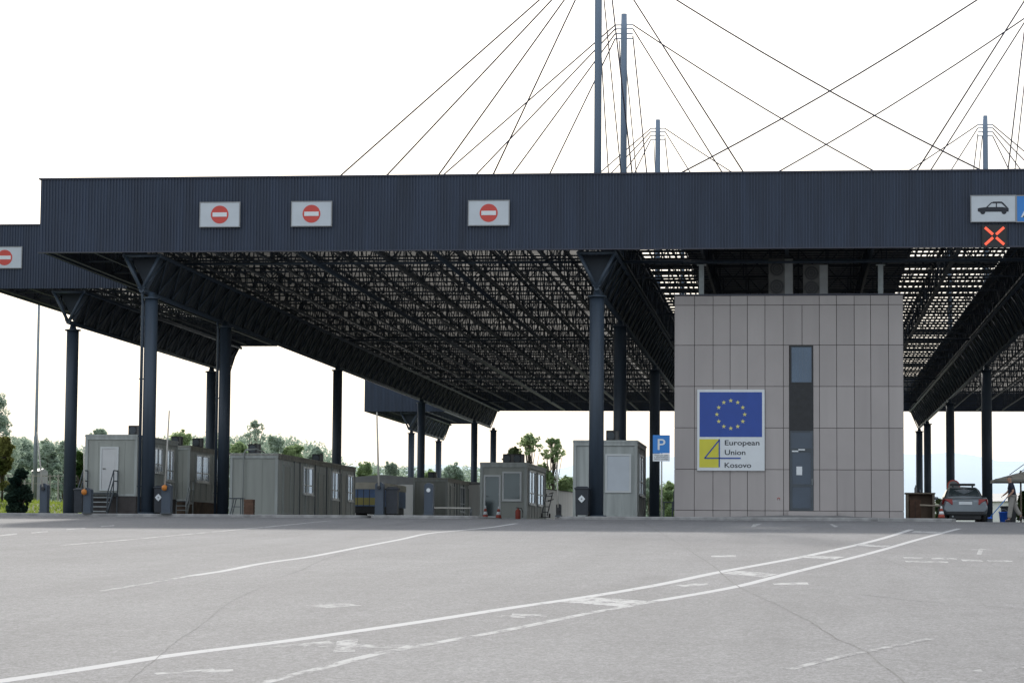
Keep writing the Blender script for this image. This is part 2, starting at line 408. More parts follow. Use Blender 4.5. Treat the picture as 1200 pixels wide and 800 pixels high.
for q in ([(657,705),(690,699),(762,704),(738,711)], [(846,671.5),(862,668.3),(912,672),(896,676)], [(934,652.6),(944,650.2),(990,652),(978,655)], [(1002,638.8),(1008,637),(1044,638.8),(1036,641)],
          [(1068,623.5),(1071,621.8),(1104,622.8),(1098,624.8)], [(833,650.6),(862,650.2),(863,652),(834,652.4)],
          [(790,685),(828,682.5),(832,684.5),(800,687)], [(905,682.5),(946,682),(948,684.5),(907,684.7)],
          [(0,626.6),(20,624.6),(20,625.8),(0,627.8)], [(37,623.6),(56,622),(56,623),(37,624.6)], [(78,619.6),(100,618),(100,618.8),(78,620.4)], [(118,616.3),(134,615),(134,615.8),(118,617)],
          [(883,613.6),(893,613),(885,616.8),(880,617)], [(972,613.6),(975,613.4),(983,617),(978,617.4)],
          [(105,603.8),(112,603.4),(104,606.5),(98,606.8)]):
    patch(mk, q)
struct(mk, 'road_marking', m_line2)
mk = MB()
for q in ([(315,757),(385,750.5),(392,753.5),(335,757.5)], [(345,753.5),(490,755.5),(486,759),(340,757)], [(395,750.5),(420,748),(416,763),(390,764)], [(430,765),(492,755),(493,757),(440,766)],
          [(180,788),(250,783),(252,785),(184,790)], [(235,785.5),(273,783.5),(274,787.5),(238,788)], [(358,709),(405,706),(424,709),(380,712)],
          [(580,721.5),(612,719),(616,723.5),(590,723)], [(600,718.5),(643,720),(640,722.5),(600,721)],
          [(1058,652.5),(1080,652.2),(1082,653.8),(1060,654)], [(1090,652.6),(1120,653.4),(1122,655.4),(1092,654.6)], [(1126,655),(1150,655.6),(1152,657.6),(1128,657)], [(1156,655.8),(1186,656.4),(1187,658.2),(1158,657.6)], [(1060,656.8),(1110,657.6),(1112,659),(1062,658.2)],
          [(1136,644),(1150,642.4),(1164,644.2),(1150,643.8)], [(1147,643.6),(1152,643.6),(1150,650),(1144,650)],
          [(1128,786),(1150,784),(1152,786.5),(1130,787)], [(1188,781),(1215,780),(1215,783),(1190,783)]):
    patch(mk, q)
ribbon(mk, [(120,692),(180,682),(225,674)], .12, .0017)
ribbon(mk, [(925,784),(985,769),(1090,748)], .10, .0018)
struct(mk, 'road_marking', m_line3)
ck = MB()
ribbon(ck, smooth_pix([(750,611),(780,627),(810,646),(838,664),(862,685),(895,701),(920,713),(948,727),(975,745),(1015,764),(1062,801),(1100,830)]), .020, .0019, 1.6)
ribbon(ck, smooth_pix([(312,686),(270,705),(232,735),(205,752),(185,770),(160,790),(140,812)]), .007, .0020, 2)
ribbon(ck, smooth_pix([(1010,696),(1050,701),(1100,706),(1150,709),(1230,717)]), .016, .0021, 1.0)
ribbon(ck, smooth_pix([(425,642),(380,655),(352,668),(330,675)]), .010, .0022, 1.5)
ribbon(ck, smooth_pix([(940,627),(980,640),(1040,656),(1085,675)]), .010, .0022, 1.5)
struct(ck, 'asphalt_crack', m_crack)

# ---------------------------------------------------------------- canopies
ZB = 10.60; ZT = 13.52; ZDK = 12.15
def fascia_x(mb, x0, x1, y, z0, z1, face=-1, pitch=.125, depth=.035):
    """vertical trapezoid-rib sheet facing -y (face -1) or +y"""
    n = int((x1-x0)/pitch); pitch = (x1-x0)/n; prof = []
    for i in range(n):
        b = x0 + i*pitch; prof += [(b, 0), (b+pitch*.38, 0), (b+pitch*.5, 1), (b+pitch*.88, 1)]
    prof.append((x1, 0))
    vs = [(x, y+face*depth*d, z) for z in (z0, z1) for x, d in prof]; m = len(prof)
    mb.add(vs, [(i, i+1, m+i+1, m+i) for i in range(m-1)])
    mb.box(x0, x1, min(y-face*.02, y-face*.10), max(y-face*.02, y-face*.10), z0+.01, z1-.01)
def fascia_y(mb, x, y0, y1, z0, z1, pitch=.25, depth=.035):
    n = int((y1-y0)/pitch); pitch = (y1-y0)/n; prof = []
    for i in range(n):
        b = y0 + i*pitch; prof += [(b, 0), (b+pitch*.4, 0), (b+pitch*.5, 1), (b+pitch*.9, 1)]
    prof.append((y1, 0)); m = len(prof)
    mb.add([(x-depth*d, yy, z) for z in (z0, z1) for yy, d in prof], [(i, i+1, m+i+1, m+i) for i in range(m-1)])
    mb.box(x+.02, x+.1, y0, y1, z0+.01, z1-.01)
def vbeam(root, xb, y0, y1, seed=0):
    hw = .72; zt = ZB-.12; zn = 9.08
    cl = MB()
    for s_ in (-1, 1):      # ribbed cladding on the two sloping sides
        n = int((y1-y0-1.2)/.6); prof = []
        for i in range(n):
            b = y0+1.0+i*.6; prof += [(b,0),(b+.3,0),(b+.33,1),(b+.57,1)]
        prof.append((y1-.1, 0)); m = len(prof)
        vs = []
        for fx, fz in ((.06, zn+.06), (hw-.03, zt)):
            for yy, d in prof: vs.append((xb+s_*(fx-.03-.035*d), yy, fz+.02-.0*d))
        cl.add(vs, [(i, i+1, m+i+1, m+i) for i in range(m-1)])
    cl.poly([(xb-hw+.05, y0+1.0, zt), (xb, y0+1.0, zn+.05), (xb+hw-.05, y0+1.0, zt)])
    cl.poly([(xb-hw+.05, y1-.1, zt), (xb, y1-.1, zn+.05), (xb+hw-.05, y1-.1, zt)])
    b = cl.build('beam', m_beam, root)
    ch = MB()
    for p, q, r in (((xb-hw, y0, zt), (xb-hw, y1, zt), .085), ((xb+hw, y0, zt), (xb+hw, y1, zt), .085), ((xb, y0, zn), (xb, y1, zn), .10)):
        ch.tube([p, q], r, 10)
    ch.tube([(xb-hw, y0+.06, zt), (xb+hw, y0+.06, zt)], .075, 8)
    for s_ in (-1, 1): ch.tube([(xb+s_*hw, y0+.06, zt), (xb, y0+.06, zn)], .075, 8)
    ch.build('chord', m_steel, b)
    st = MB(); n = round((y1-y0)/2.25); dy = (y1-y0)/n
    for i in range(n):
        for s_ in (-1, 1):
            st.tube([(xb+s_*.09, y0+i*dy, zn+.05), (xb+s_*(hw+.03), y0+(i+.55)*dy, zt)], .045, 6)
            st.tube([(xb+s_*(hw+.03), y0+(i+.55)*dy, zt), (xb+s_*.09, y0+(i+1)*dy, zn+.05)], .045, 6)
    st.build('strut', m_steel, b)
def column(root, x, y, r, xn=None, pipe=True):
    xn = x if xn is None else xn
    c = MB(); c.tube([(x, y, ISL-.02), (x, y, 8.78)], r, 24); 
    o = c.build('column', m_steel, root)
    k = MB(); k.lathe((x, y, 0), [(r+.09, 8.74), (r+.09, 8.80), (r*.6, 8.82), (.12, 9.02)]); k.build('collar', m_steel, o)
    k = MB(); k.lathe((x, y, 0), [(r+.12, ISL-.01), (r+.12, ISL+.05), (r+.01, ISL+.06)]); k.build('base_plate', m_steel, o)
    if pipe:
        p = MB(); px_ = x-r-.06
        p.tube([(xn, y-.06, 9.1), (xn, y-.12, 8.92), (px_, y-.12, 8.68), (px_, y-.12, 8.5), (px_, y-.12, ISL)], .065, 8)
        for z in (8.0, 5.5, 3.2, 1.2): p.box(px_-.09, x-r+.05, y-.14, y-.10, z, z+.05)
        p.build('drainpipe', m_steel, o)
def lattice(root, x0, x1, y0, y1, nx, ny, z0=ZB+.10, z1=ZDK-.12, heavy=2, webs=True):
    dx = (x1-x0)/nx; dy = (y1-y0)/ny
    for i in range(nx+1):
        x = x0+i*dx; t = MB(); hv = .15 if i % heavy == 0 else .10
        t.bar((x, y0, z0), (x, y1, z0), hv, .10); t.bar((x, y0, z1), (x, y1, z1), hv, .10)
        n = int((y1-y0)/1.9); d = (y1-y0)/n
        for j in range(n):
            t.bar((x, y0+j*d, z0), (x, y0+j*d, z1), .045, .045, False)
            e = (z0, z1) if (i+j) % 2 else (z1, z0)
            t.bar((x, y0+j*d, e[0]), (x, y0+(j+1)*d, e[1]), .05, .05, False)
        t.build('roof_truss', m_truss, root)
    for j in range(ny+1):
        y = y0+j*dy; t = MB()
        t.bar((x0, y+.05, z0+.09), (x1, y+.05, z0+.09), .07, .07); t.bar((x0, y+.05, z1-.09), (x1, y+.05, z1-.09), .07, .07)
        n = max(2, round((x1-x0)/1.2)); d = (x1-x0)/n; zm = (z0+z1)/2
        pass
        for i in range(n):
            t.bar((x0+i*d, y+.05, z0), (x0+i*d, y+.05, z1), .045, .045, False)
            if i % 2 == j % 2:
                t.bar((x0+i*d, y+.05, z0), (x0+(i+1)*d, y+.05, z1), .045, .045, False)
                t.bar((x0+i*d, y+.05, z1), (x0+(i+1)*d, y+.05, z0), .045, .045, False)
        t.build('cross_truss', m_truss, root)
def deck(root, x0, x1, y0, y1, m):
    t = MB(); n = int((y1-y0)/.9); d = (y1-y0)/n; prof = []
    for i in range(n):
        b = y0+i*d; prof += [(b,0),(b+d*.4,0),(b+d*.5,1),(b+d*.9,1)]
    prof.append((y1,0)); k = len(prof)
    t.add([(x, yy, ZDK+.06*dd) for x in (x0, x1) for yy, dd in prof], [(i+1, i, k+i, k+i+1) for i in range(k-1)])
    return t.build('roof_deck', m, root)

RW = [1.0, 1.136, 1.425, 1.755, 2.052, 2.185]
XA, XAC, XB, XCm = -26.0, -25.65, -7.68, 10.55
X0, X1, Y0m, Y1m = -30.12, 28.6, D-.55, D*2.213
mc = thing('border_canopy', 'huge dark navy steel canopy with tall masts and cables over the whole crossing', 'canopy', (0, D, 0))
f = MB(); fascia_x(f, X0, X1, Y0m, ZB, ZT); f.build('front_fascia', m_fascia, mc)
f = MB(); fascia_x(f, X0, X1, Y1m, ZB, ZT, 1, .3); f.build('rear_fascia', m_fascia, mc)
f = MB(); fascia_y(f, X0, Y0m+.05, Y1m-.1, ZB, ZT); f.build('side_fascia', m_fascia, mc)
f = MB(); f.box(X0-.07, X1, Y0m-.08, Y0m+.18, ZT, ZT+.06); f.box(X0-.06, X1, Y0m-.05, Y0m+.14, ZB-.05, ZB-.003)
f.box(X0-.07, X0+.15, Y0m+.183, Y1m, ZT, ZT+.06); f.build('edge_trim', m_trim, mc)
for xb in (XA, XB, XCm, 28.2): vbeam(mc, xb, D-.15, D*2.192)
for i, r in enumerate(RW):
    column(mc, XAC, r*D+.15, .265, XA, pipe=(i < 2)); column(mc, XB, r*D+.15, .29, XB, pipe=False); column(mc, XCm, r*D+.15, .285, XCm, pipe=False)
lattice(mc, X0+.35, XB-.72, D+.2, Y1m-.4, 13, 27)
lattice(mc, XB+.72, XCm-.72, D+.2, Y1m-.4, 5, 20, webs=False)
lattice(mc, XCm+.72, X1-.4, D+.2, Y1m-.4, 8, 20)
deck(mc, X0+.12, XB-.8, Y0m+.1, Y1m-.12, m_deck)
deck(mc, XB-.8, XB+.9, Y0m+.1, Y1m-.12, m_truss); deck(mc, XCm-1.1, XCm+.9, Y0m+.1, Y1m-.12, m_truss)
deck(mc, XCm+.9, X1-.1, Y0m+.1, Y1m-.12, m_deck)
# middle bay: solid strip above the building, open slatted strips on both sides
deck(mc, -4.75, 5.2, Y0m+.1, D*1.38, m_truss)
y = D+.3; kk = 0
while y < Y1m-1.5:
    far = y >= D*1.38; wd_ = 1.1 if far else (random.uniform(.75,1.0) if kk % 3 else 1.9)
    for xa, xb_ in (((XB+.9, XCm-1.12),) if far else ((XB+.9, -4.76), (5.21, XCm-1.12))):
        p = MB(); p.box(xa, xb_, y, y+wd_, ZDK+.02, ZDK+.034); p.build('roof_slat', m_truss, mc)
    y += wd_ + (random.uniform(.4, .75) if far else random.uniform(.42, .68)); kk += 1
pu = MB(); x = XB+1.2; 
while x < XCm-1.2:
    pu.box(x, x+.075, D, Y1m-.4, ZDK+.04, ZDK+.10); x += .27 if random.random() < .8 else .55
pu.build('slat_bearer', m_truss, mc)
# long cross pipes under the lattice
for yy in (D*1.04, D*1.44, D*1.78, D*2.06):
    p = MB(); p.tube([(XA+.7, yy, ZB-.02), (XB-.7, yy, ZB-.02)], .06, 8); p.tube([(XB+.7, yy, ZB-.02), (XCm-.7, yy, ZB-.02)], .06, 8); p.build('cross_pipe', m_steel, mc)
for xx in (-19.6, -14.2):
    p = MB(); p.tube([(xx, D+.3, ZB-.02), (xx, D*2.19, ZB-.02)], .10, 8); p.build('service_pipe', m_steel, mc)

# masts with brackets and cables
MT = 22.9
def cable(p, q, r=.028, sag=0.0):
    p = Vector(p); q = Vector(q); n = 10 if sag else 1; pts = []
    for i in range(n+1):
        t = i/n; v = p.lerp(q, t); v.z -= 4*sag*t*(1-t); pts.append(v)
    c = MB(); c.tube(pts, r, 6); c.build('cable', m_cable, mc)
for xm, sg in ((XB, 1), (XCm, -1)):
    for i, r in enumerate(RW[:4]):
        y = r*D+.15
        o_ = (0, .12, .13, .1)[i] if sg > 0 else .05
        m = MB(); m.tube([(xm+o_, y, ZDK-.3), (xm+o_, y, MT-.9), (xm+o_, y, MT)], [.15, .145, .13], 18)
        mo = m.build('mast', m_mast, mc)
        bk = MB()
        for z in (.5, .68, .9, 1.13): bk.bar((xm+o_-.40, y, MT-z), (xm+o_+.40, y, MT-z), .05)
        bk.build('bracket', m_mast, mo)
        if i == 3: continue
        z1 = ZT-.15
        for k_, dx in enumerate((10.67, 8.73, 6.57, 4.3)): cable((xm+o_-sg*.40, y, MT-(.5,.68,.9,1.13)[k_]), (xm-sg*dx, y, z1), .032)
        for k_, dx in enumerate((15.5, 5.93, 1.4)): cable((xm+o_+sg*.40, y, MT-(.5,.68,1.0)[k_]), (xm+sg*dx, y, z1), .032, .35 if k_ == 0 else 0)
        cable((xm+sg*.1, y+.1, MT-1.1), (xm+sg*.55, y+7.5, z1), .024)
        cable((xm-sg*.1, y+.1, MT-1.2), (xm-sg*.2, y+10, z1), .024)
# left canopy
def small_canopy(label, X0, X1, Ya, Yb, xb, rows, nx, ny):
    c = thing('side_canopy', label, 'canopy', (xb, Ya, 0))
    f = MB(); fascia_x(f, X0, X1, Ya, ZB, ZT); f.build('front_fascia', m_fascia, c)
    f = MB(); fascia_x(f, X0, X1, Yb, ZB, ZT, 1, .3); f.build('rear_fascia', m_fascia, c)
    f = MB(); fascia_y(f, X0, Ya+.05, Yb-.1, ZB, ZT); f.build('side_fascia', m_fascia, c)
    f = MB(); f.box(X0-.07, X1, Ya-.08, Ya+.18, ZT, ZT+.06); f.build('edge_trim', m_trim, c)
    vbeam(c, xb, Ya+.35, Yb-.2)
    for y in rows: column(c, xb, y, .28, xb, False)
    lattice(c, X0+.3, X1-.3, Ya+.7, Yb-.4, nx, ny); deck(c, X0+.1, X1-.1, Ya+.1, Yb-.1, m_deck)
    return c
XL = at(80, 500, D*1.148).x
small_canopy('shorter dark canopy set back at the far left edge with one row of columns', -36.95, -30.35, D*1.14, D*1.485, XL, [D*1.148+.4, D*1.438], 4, 12)
small_canopy('distant dark canopy glimpsed under the main one beyond the long grey cabins', at(427,481,D*2.225).x, -30.4, D*2.225, D*2.455, at(481,540,D*2.24).x, [D*2.24+.4, D*2.42], 4, 10)

# ---------------------------------------------------------------- signs
def signpanel(t, x0, x1, y, z0, z1, face, name='panel'):
    p = MB(); p.box(x0, x1, y, y+.08, z0, z1); p.build(name, face, t)
    fr = MB(); w = .035
    fr.box(x0-w, x1+w, y-.012, y+.1, z1, z1+w); fr.box(x0-w, x1+w, y-.012, y+.1, z0-w, z0); fr.box(x0-w, x0, y-.012, y+.1, z0, z1); fr.box(x1, x1+w, y-.012, y+.1, z0, z1)
    fr.build('frame', m_grey, t)
def lightpanel(px0, py0, px1, py1, Y): a = at(px0, py1, Y); b = at(px1, py0, Y); return a.x, b.x, a.z, b.z
YS = Y0m-.17
x0, x1, z0, z1 = lightpanel(234.5, 237.5, 280.5, 265.5, YS)
W_, H_ = x1-x0, z1-z0
GR = 'white panels with a no entry symbol on the canopy fascias'
def noentry(label, cx, y, cz):
    t = thing('no_entry_sign', label, 'sign', (cx, y, cz-H_/2), GR)
    signpanel(t, cx-W_/2, cx+W_/2, y, cz-H_/2, cz+H_/2, m_sign)
    d = MB(); d.disc_y(cx, y-.006, cz, .36); d.build('red_disc', m_red, t)
    b = MB(); b.box(cx-.29, cx+.29, y-.014, y-.009, cz-.085, cz+.085); b.build('white_bar', m_signw, t)
    return t
ne = noentry('no entry sign nearest the left end of the main canopy fascia', (x0+x1)/2, YS, (z0+z1)/2)
for (cx_, cy_, Y_, lb) in ((365, 250.6, YS, 'no entry sign second along the main canopy fascia, middle of the three there'), (572.7, 249.6, YS, 'no entry sign standing apart on the main fascia, nearest the masts'), (5.5, 301.8, D*1.14-.1, 'no entry sign on the set back side canopy, cut by the left picture edge')):
    c = copy_tree(ne); p = at(cx_, cy_, Y_); c.location = (p.x, Y_, p.z-H_/2); c['label'] = lb
# car lane sign
x0, x1, z0, z1 = lightpanel(1138.5, 229.5, 1189.5, 259.5, YS)
t = thing('car_lane_sign', 'white fascia panel showing a black car seen from the side', 'sign', (x0, YS, z0)); signpanel(t, x0, x1, YS, z0, z1, m_sign)
def cs(u, v):    # zoom pixel (scale 6.667) to local
    return (x0 + (u-788)/345*(x1-x0), z1 - (v-197)/200*(z1-z0))
sy = YS-.006
b = MB(); b.prism_y([cs(*q) for q in ((838,296),(850,291),(885,287),(905,285),(1030,285),(1078,292),(1083,300),(1080,322),(1062,322),(1052,306),(1038,306),(1026,322),(895,322),(886,306),(868,306),(856,322),(846,322),(838,315))][::-1], sy, sy+.004)
b.prism_y([cs(*q) for q in ((905,286),(913,288),(948,255),(984,255),(984,245),(945,247),(905,284))][::-1], sy-.003, sy+.001)
b.prism_y([cs(*q) for q in ((984,245),(984,255),(1025,255),(1058,287),(1078,292),(1036,248))][::-1], sy-.003, sy+.001)
b.prism_y([cs(*q) for q in ((981,250),(989,250),(989,290),(981,290))][::-1], sy-.006, sy-.003)
b.prism_y([cs(*q) for q in ((958,242),(1030,242),(1030,246),(958,246))][::-1], sy-.003, sy+.001)
for u in (877, 1045):
    cx, cz = cs(u, 322); b.disc_y(cx, sy-.004, cz, .097, 20, .006)
b.build('car_symbol', m_letter, t)
x0, x1, z0, z1 = lightpanel(1192, 229.5, 1236, 259.5, YS)
t = thing('blue_lane_sign', 'blue fascia panel cut by the right picture edge beside the car sign', 'sign', (x0, YS, z0)); signpanel(t, x0, x1, YS, z0, z1, m_pblue)
b = MB(); q = lambda u, v: (x0+u, z0+v)
b.prism_y([q(.14,.16),(q(.24,.16)),(q(.52,.55)),(q(.52,.74)),(q(.44,.74))], YS-.006, YS-.001); b.build('white_symbol', m_signw, t)
b = MB(); b.prism_y([q(.2,.16),q(.27,.16),q(.56,.5),q(.56,.62)], YS-.010, YS-.0065); b.build('black_symbol', m_letter, t)
# red cross lane signal
x0, x1, z0, z1 = lightpanel(1151, 263, 1180, 290, YS)
t = thing('lane_signal', 'black lane signal box with a lit red cross below the car sign', 'traffic signal', (x0, YS, z0))
p = MB(); p.bbox(x0, x1, YS+.02, YS+.14, z0, z1, .01); p.build('housing', m_black, t)
cx, cz = (x0+x1)/2, (z0+z1)/2
for sx in (-1, 1):
    for sz in (-1, 1):
        p = MB(); p.bar((cx+sx*.06, YS+.012, cz+sz*.06), (cx+sx*.36, YS+.012, cz+sz*.33), .03, .10); p.build('light_bar', m_led, t)

# ---------------------------------------------------------------- control building
YBD = 98.6
bx0, bx1 = -4.71, 4.32; zt = at(900, 346, YBD).z; zb = ISL; yb1 = YBD+12
bl = thing('control_building', 'square two storey block clad in beige grey panels standing under the canopy', 'building', (bx0, YBD, 0))
c = MB(); c.box(bx0+.05, bx1-.05, YBD+.05, yb1, zb, zt-.05); c.build('wall', m_joint, bl)
PX = [791, 813.8, 835.6, 855.6, 875.8, 896.5, 918, 940, 960.3, 980.5, 1001.3, 1020.5, 1041.5, 1057.6]
PZ = [at(900, y, YBD).z for y in (346.3, 357.4, 404.3, 452.6, 501.2, 549.8, 598)] + [zb]
wx0, wx1 = at(925, 500, YBD).x, at(953, 500, YBD).x; wzt = at(940, 404.5, YBD).z; wzb = at(940, 598.5, YBD).z
c = MB(); g_ = .011
XP = [bx0] + [at(p, 450, YBD).x for p in PX[1:-1]] + [bx1]
for r in range(7):
    xs_ = list(XP)
    if r in (0,): xs_ = XP[:7] + [XP[8]] + XP[9:]
    if r in (2,3,4,5): xs_ = XP[:6] + [XP[6], wx0, wx1] + XP[8:]
    for i in range(len(xs_)-1):
        xa, xb_ = xs_[i], xs_[i+1]
        if r in (2,3,4,5) and abs(xa-wx0) < .01: continue
        if xb_-xa < .03: continue
        d = random.uniform(-.002, .002); c.m = random.choice((0, 0, 1, 2))
        c.box(xa+g_, xb_-g_, YBD+d, YBD+.045, PZ[r+1]+g_, PZ[r]-g_)
for i in range(9):      # side walls
    for r in range(7):
        for s_ in (0, 1):
            xa = bx0-.0 if s_ == 0 else bx1-.045
            c.box(xa, xa+.045, YBD+.06+i*1.32, YBD+.06+(i+1)*1.32-.02, PZ[r+1]+g_, PZ[r]-g_)
c.build('wall_cladding', [m_panel, m_panel2, m_panel3], bl)
c = MB(); c.box(bx0-.03, bx1+.03, YBD-.03, yb1, zt+.002, zt+.05); c.build('parapet_cap', m_trim, bl)
# window column
zA = at(940, 449.5, YBD).z; zB = at(940, 504.5, YBD).z; zC = at(940, 526.5, YBD).z
wf = MB(); fw = .06
def framerect(mb, x0, x1, z0, z1, w, y0, y1):
    mb.box(x0, x1, y0, y1, z1-w, z1); mb.box(x0, x1, y0, y1, z0, z0+w); mb.box(x0, x0+w, y0, y1, z0+w, z1-w); mb.box(x1-w, x1, y0, y1, z0+w, z1-w)
framerect(wf, wx0+.03, wx1, zA, wzt, fw, YBD-.01, YBD+.05); w1 = wf.build('window', m_black, bl)
p = MB(); p.box(wx0+.09, wx1-.06, YBD+.045, YBD+.052, zA+.06, wzt-.06); p.build('pane', m_glassn, w1)
p = MB()
for i in range(5): p.box(wx0+.14+i*.13, wx0+.145+i*.13, YBD+.036, YBD+.044, zA+.07, wzt-.07)
p.build('blind', m_blind, w1)
p = MB(); p.box(wx0, wx1, YBD-.015, YBD+.05, zB, zA-.003); p.build('spandrel', m_black, bl)
wf = MB(); framerect(wf, wx0+.02, wx1, zC, zB-.003, .05, YBD-.01, YBD+.05); w2 = wf.build('transom_window', m_rail, bl)
p = MB(); p.box(wx0+.07, wx1-.05, YBD+.04, YBD+.05, zC+.05, zB-.055); p.build('pane', m_glassd, w2)
dr = MB(); framerect(dr, wx0+.02, wx1, wzb+.02, zC-.003, .09, YBD-.01, YBD+.05)
zm = at(940, 568.5, YBD).z; dr.box(wx0+.11, wx1-.09, YBD-.008, YBD+.05, zm-.05, zm+.05)
do = dr.build('door', m_rail, bl)
p = MB(); p.box(wx0+.112, wx1-.092, YBD+.04, YBD+.05, wzb+.113, zC-.095); p.build('pane', m_glassd, do)
p = MB(); p.bar((wx1-.05, YBD-.05, zm+.02), (wx1-.05, YBD-.05, zm+.26), .025); p.bar((wx1-.05, YBD-.05, zm+.14), (wx1-.05, YBD, zm+.14), .02); p.build('handle', m_galv, do)
n0 = at(933.3, 556.3, YBD); n1 = at(940, 546.3, YBD)
p = MB(); p.box(n0.x, n1.x, YBD+.034, YBD+.038, n0.z, n1.z); p.build('paper_notice', m_signw, do)
n0 = at(928, 529.2, YBD); n1 = at(935.5, 527.7, YBD)
p = MB(); p.box(n0.x, n1.x, YBD-.03, YBD-.012, n0.z, n1.z); p.box(n1.x, n1.x+.26, YBD-.03, YBD-.012, n0.z+.06, n1.z+.06); p.build('door_closer', m_signw, do)
p = MB(); p.box(wx0-.05, wx1+.9, YBD-.55, YBD-.004, ISL, wzb-.01); p.build('door_step', m_panel, bl)
p = MB(); q0 = at(912.5, 584.3, YBD)
for s_ in (-1, 1): p.tube([(q0.x+s_*.035, YBD-.008, q0.z-.04), (q0.x+s_*.05, YBD-.008, q0.z+.02), (q0.x, YBD-.008, q0.z+.05)], .012, 5)
p.build('red_sticker', m_red, bl)
# paved ramp in front of the door
rp_ = MB(); zz = at(935, 603.5, YBD-.6).z
xr = [-4.5, -2.2, wx0-.2, wx1+1.2, 2.4, 4.3]; zr = [ISL+.003, ISL+.06, zz, zz, ISL+.08, ISL+.003]
rp_.add([(x, YBD-.56, z) for x, z in zip(xr, zr)] + [(x, YBD-1.5, ISL+.002) for x in xr], [(i, 6+i, 7+i, i+1) for i in range(5)])
rp_.add([(x, YBD-.56, z) for x, z in zip(xr, zr)] + [(x, YBD-.01, z) for x, z in zip(xr, zr)], [(i, i+1, 7+i, 6+i) for i in range(5)])
struct(rp_, 'paved_ramp', m_pave)
# rooftop posts
for px, lb in ((822, 'left'), (1032, 'right')):
    a_p = at(px-3, 344, YBD+.9); b_p = at(px+3, 311, YBD+.9)
    p = MB(); p.box(a_p.x, b_p.x, YBD+.9, YBD+1.05, zt+.05, b_p.z); p.box(a_p.x-.08, b_p.x+.08, YBD+.84, YBD+1.11, b_p.z, b_p.z+.04); p.build('roof_post', m_galv, bl)
p = MB(); za = at(930, 307, YBD+1).z
p.tube([(bx0+.3, YBD+1, za), (bx1+.2, YBD+1, za)], .05, 8); p.build('roof_pipe', m_steel, bl)
p = MB()
for px in (842, 888): q0 = at(px, 343.5, YBD+1.4); p.box(q0.x-.25, q0.x+.3, YBD+1.3, YBD+1.8, zt+.05, zt+.16)
p.build('roof_vent', m_grey, bl)
def heatpump(px0, py0, px1, label):
    a_p = at(px0, 344, YBD+1.2); b_p = at(px1, py0, YBD+1.2); x0, x1 = a_p.x, b_p.x; z0, z1 = zt+.06, b_p.z; w = x1-x0
    t = thing('air_conditioner', label, 'air conditioner', (x0, YBD+1.2, z0), 'twin fan units on the roof of the control building')
    p = MB(); xs_ = x0+w*.66
    p.bbox(x0, x1, YBD+1.25, YBD+1.9, z0, z1, .02); p.build('casing', m_ac, t)
    p = MB(); p.box(xs_, x1-.02, YBD+1.235, YBD+1.248, z0+.02, z1-.03); p.build('service_panel', m_grey, t)
    for k_ in (0, 1):
        cz = z0 + (z1-z0)*(.27+.46*k_); r = w*.29; cx = x0+w*.34
        p = MB(); p.disc_y(cx, YBD+1.225, cz, r, 24, .02); fo = p.build('fan', m_black, t)
        p = MB()
        for rr_ in (r, r*.66, r*.33):
            pts = [(cx+rr_*math.cos(q), YBD+1.21, cz+rr_*math.sin(q)) for q in [2*math.pi*i/20 for i in range(21)]]; p.tube(pts, .009, 5)
        p.build('grille', m_ac, fo)
heatpump(900.5, 302.5, 929.5, 'taller twin fan unit on the building roof, left one of the pair')
heatpump(941, 309.5, 970.5, 'shorter twin fan unit on the building roof, right one of the pair')

# EU board
def text(body, size, x, y, z, m, parent, width=None, bold=False):
    cu = bpy.data.curves.new('lettering', 'FONT'); cu.body = body; cu.size = size; cu.extrude = .0015; cu.resolution_u = 4
    if bold: cu.offset = .0028
    o = bpy.data.objects.new('tmp', cu); C.objects.link(o)
    bpy.context.view_layer.update(); dg = bpy.context.evaluated_depsgraph_get()
    me = bpy.data.meshes.new_from_object(o.evaluated_get(dg)); bpy.data.objects.remove(o)
    xs_ = [v.co.x for v in me.vertices]; w = max(xs_)-min(xs_); sx = width/w if width else 1
    o0 = worldloc(parent); mn = min(xs_)
    for v in me.vertices:
        cx, cy, cz = v.co; v.co = Vector((x+(cx-mn)*sx, y-cz, z+cy)) - o0
    me.materials.clear(); me.materials.append(m)
    ob = bpy.data.objects.new('lettering', me); C.objects.link(ob); ob.parent = parent; return ob
YE = YBD-.09
x0, x1, z0, z1 = lightpanel(817, 456.3, 896, 551, YE)
eu = thing('information_board', 'white board with blue star flag and yellow emblem reading European Union Kosovo', 'sign', (x0, YE, z0))
p = MB(); p.box(x0, x1, YE, YE+.08, z0, z1); p.build('panel', m_signw, eu)
fx0, fx1, fz0, fz1 = lightpanel(819.8, 459.3, 893, 511.6, YE)
p = MB(); p.box(fx0, fx1, YE-.008, YE-.002, fz0, fz1); fl = p.build('blue_flag', m_blue, eu)
cc = at(856.4, 485.4, YE); Rr = 16.2/F*YE; rs_ = 2.75/F*YE
for k_ in range(12):
    a_n = k_*math.pi/6; cx, cz = cc.x+Rr*math.sin(a_n), cc.z+Rr*math.cos(a_n); pts = []
    for i in range(10):
        r = rs_ if i % 2 == 0 else rs_*.40; b_ = i*math.pi/5; pts.append((cx-r*math.sin(b_), cz+r*math.cos(b_)))
    s_ = MB(); s_.prism_y(pts[::-1], YE-.014, YE-.010); s_.build('star', m_star, fl)
yx0, yx1, yz0, yz1 = lightpanel(819.5, 514.3, 843, 547.4, YE)
p = MB(); p.box(yx0, yx1, YE-.008, YE-.002, yz0, yz1); ye = p.build('yellow_emblem', m_yellow, eu)
e = lambda px, py: (lambda v: (v.x, YE-.014, v.z))(at(px, py, YE))
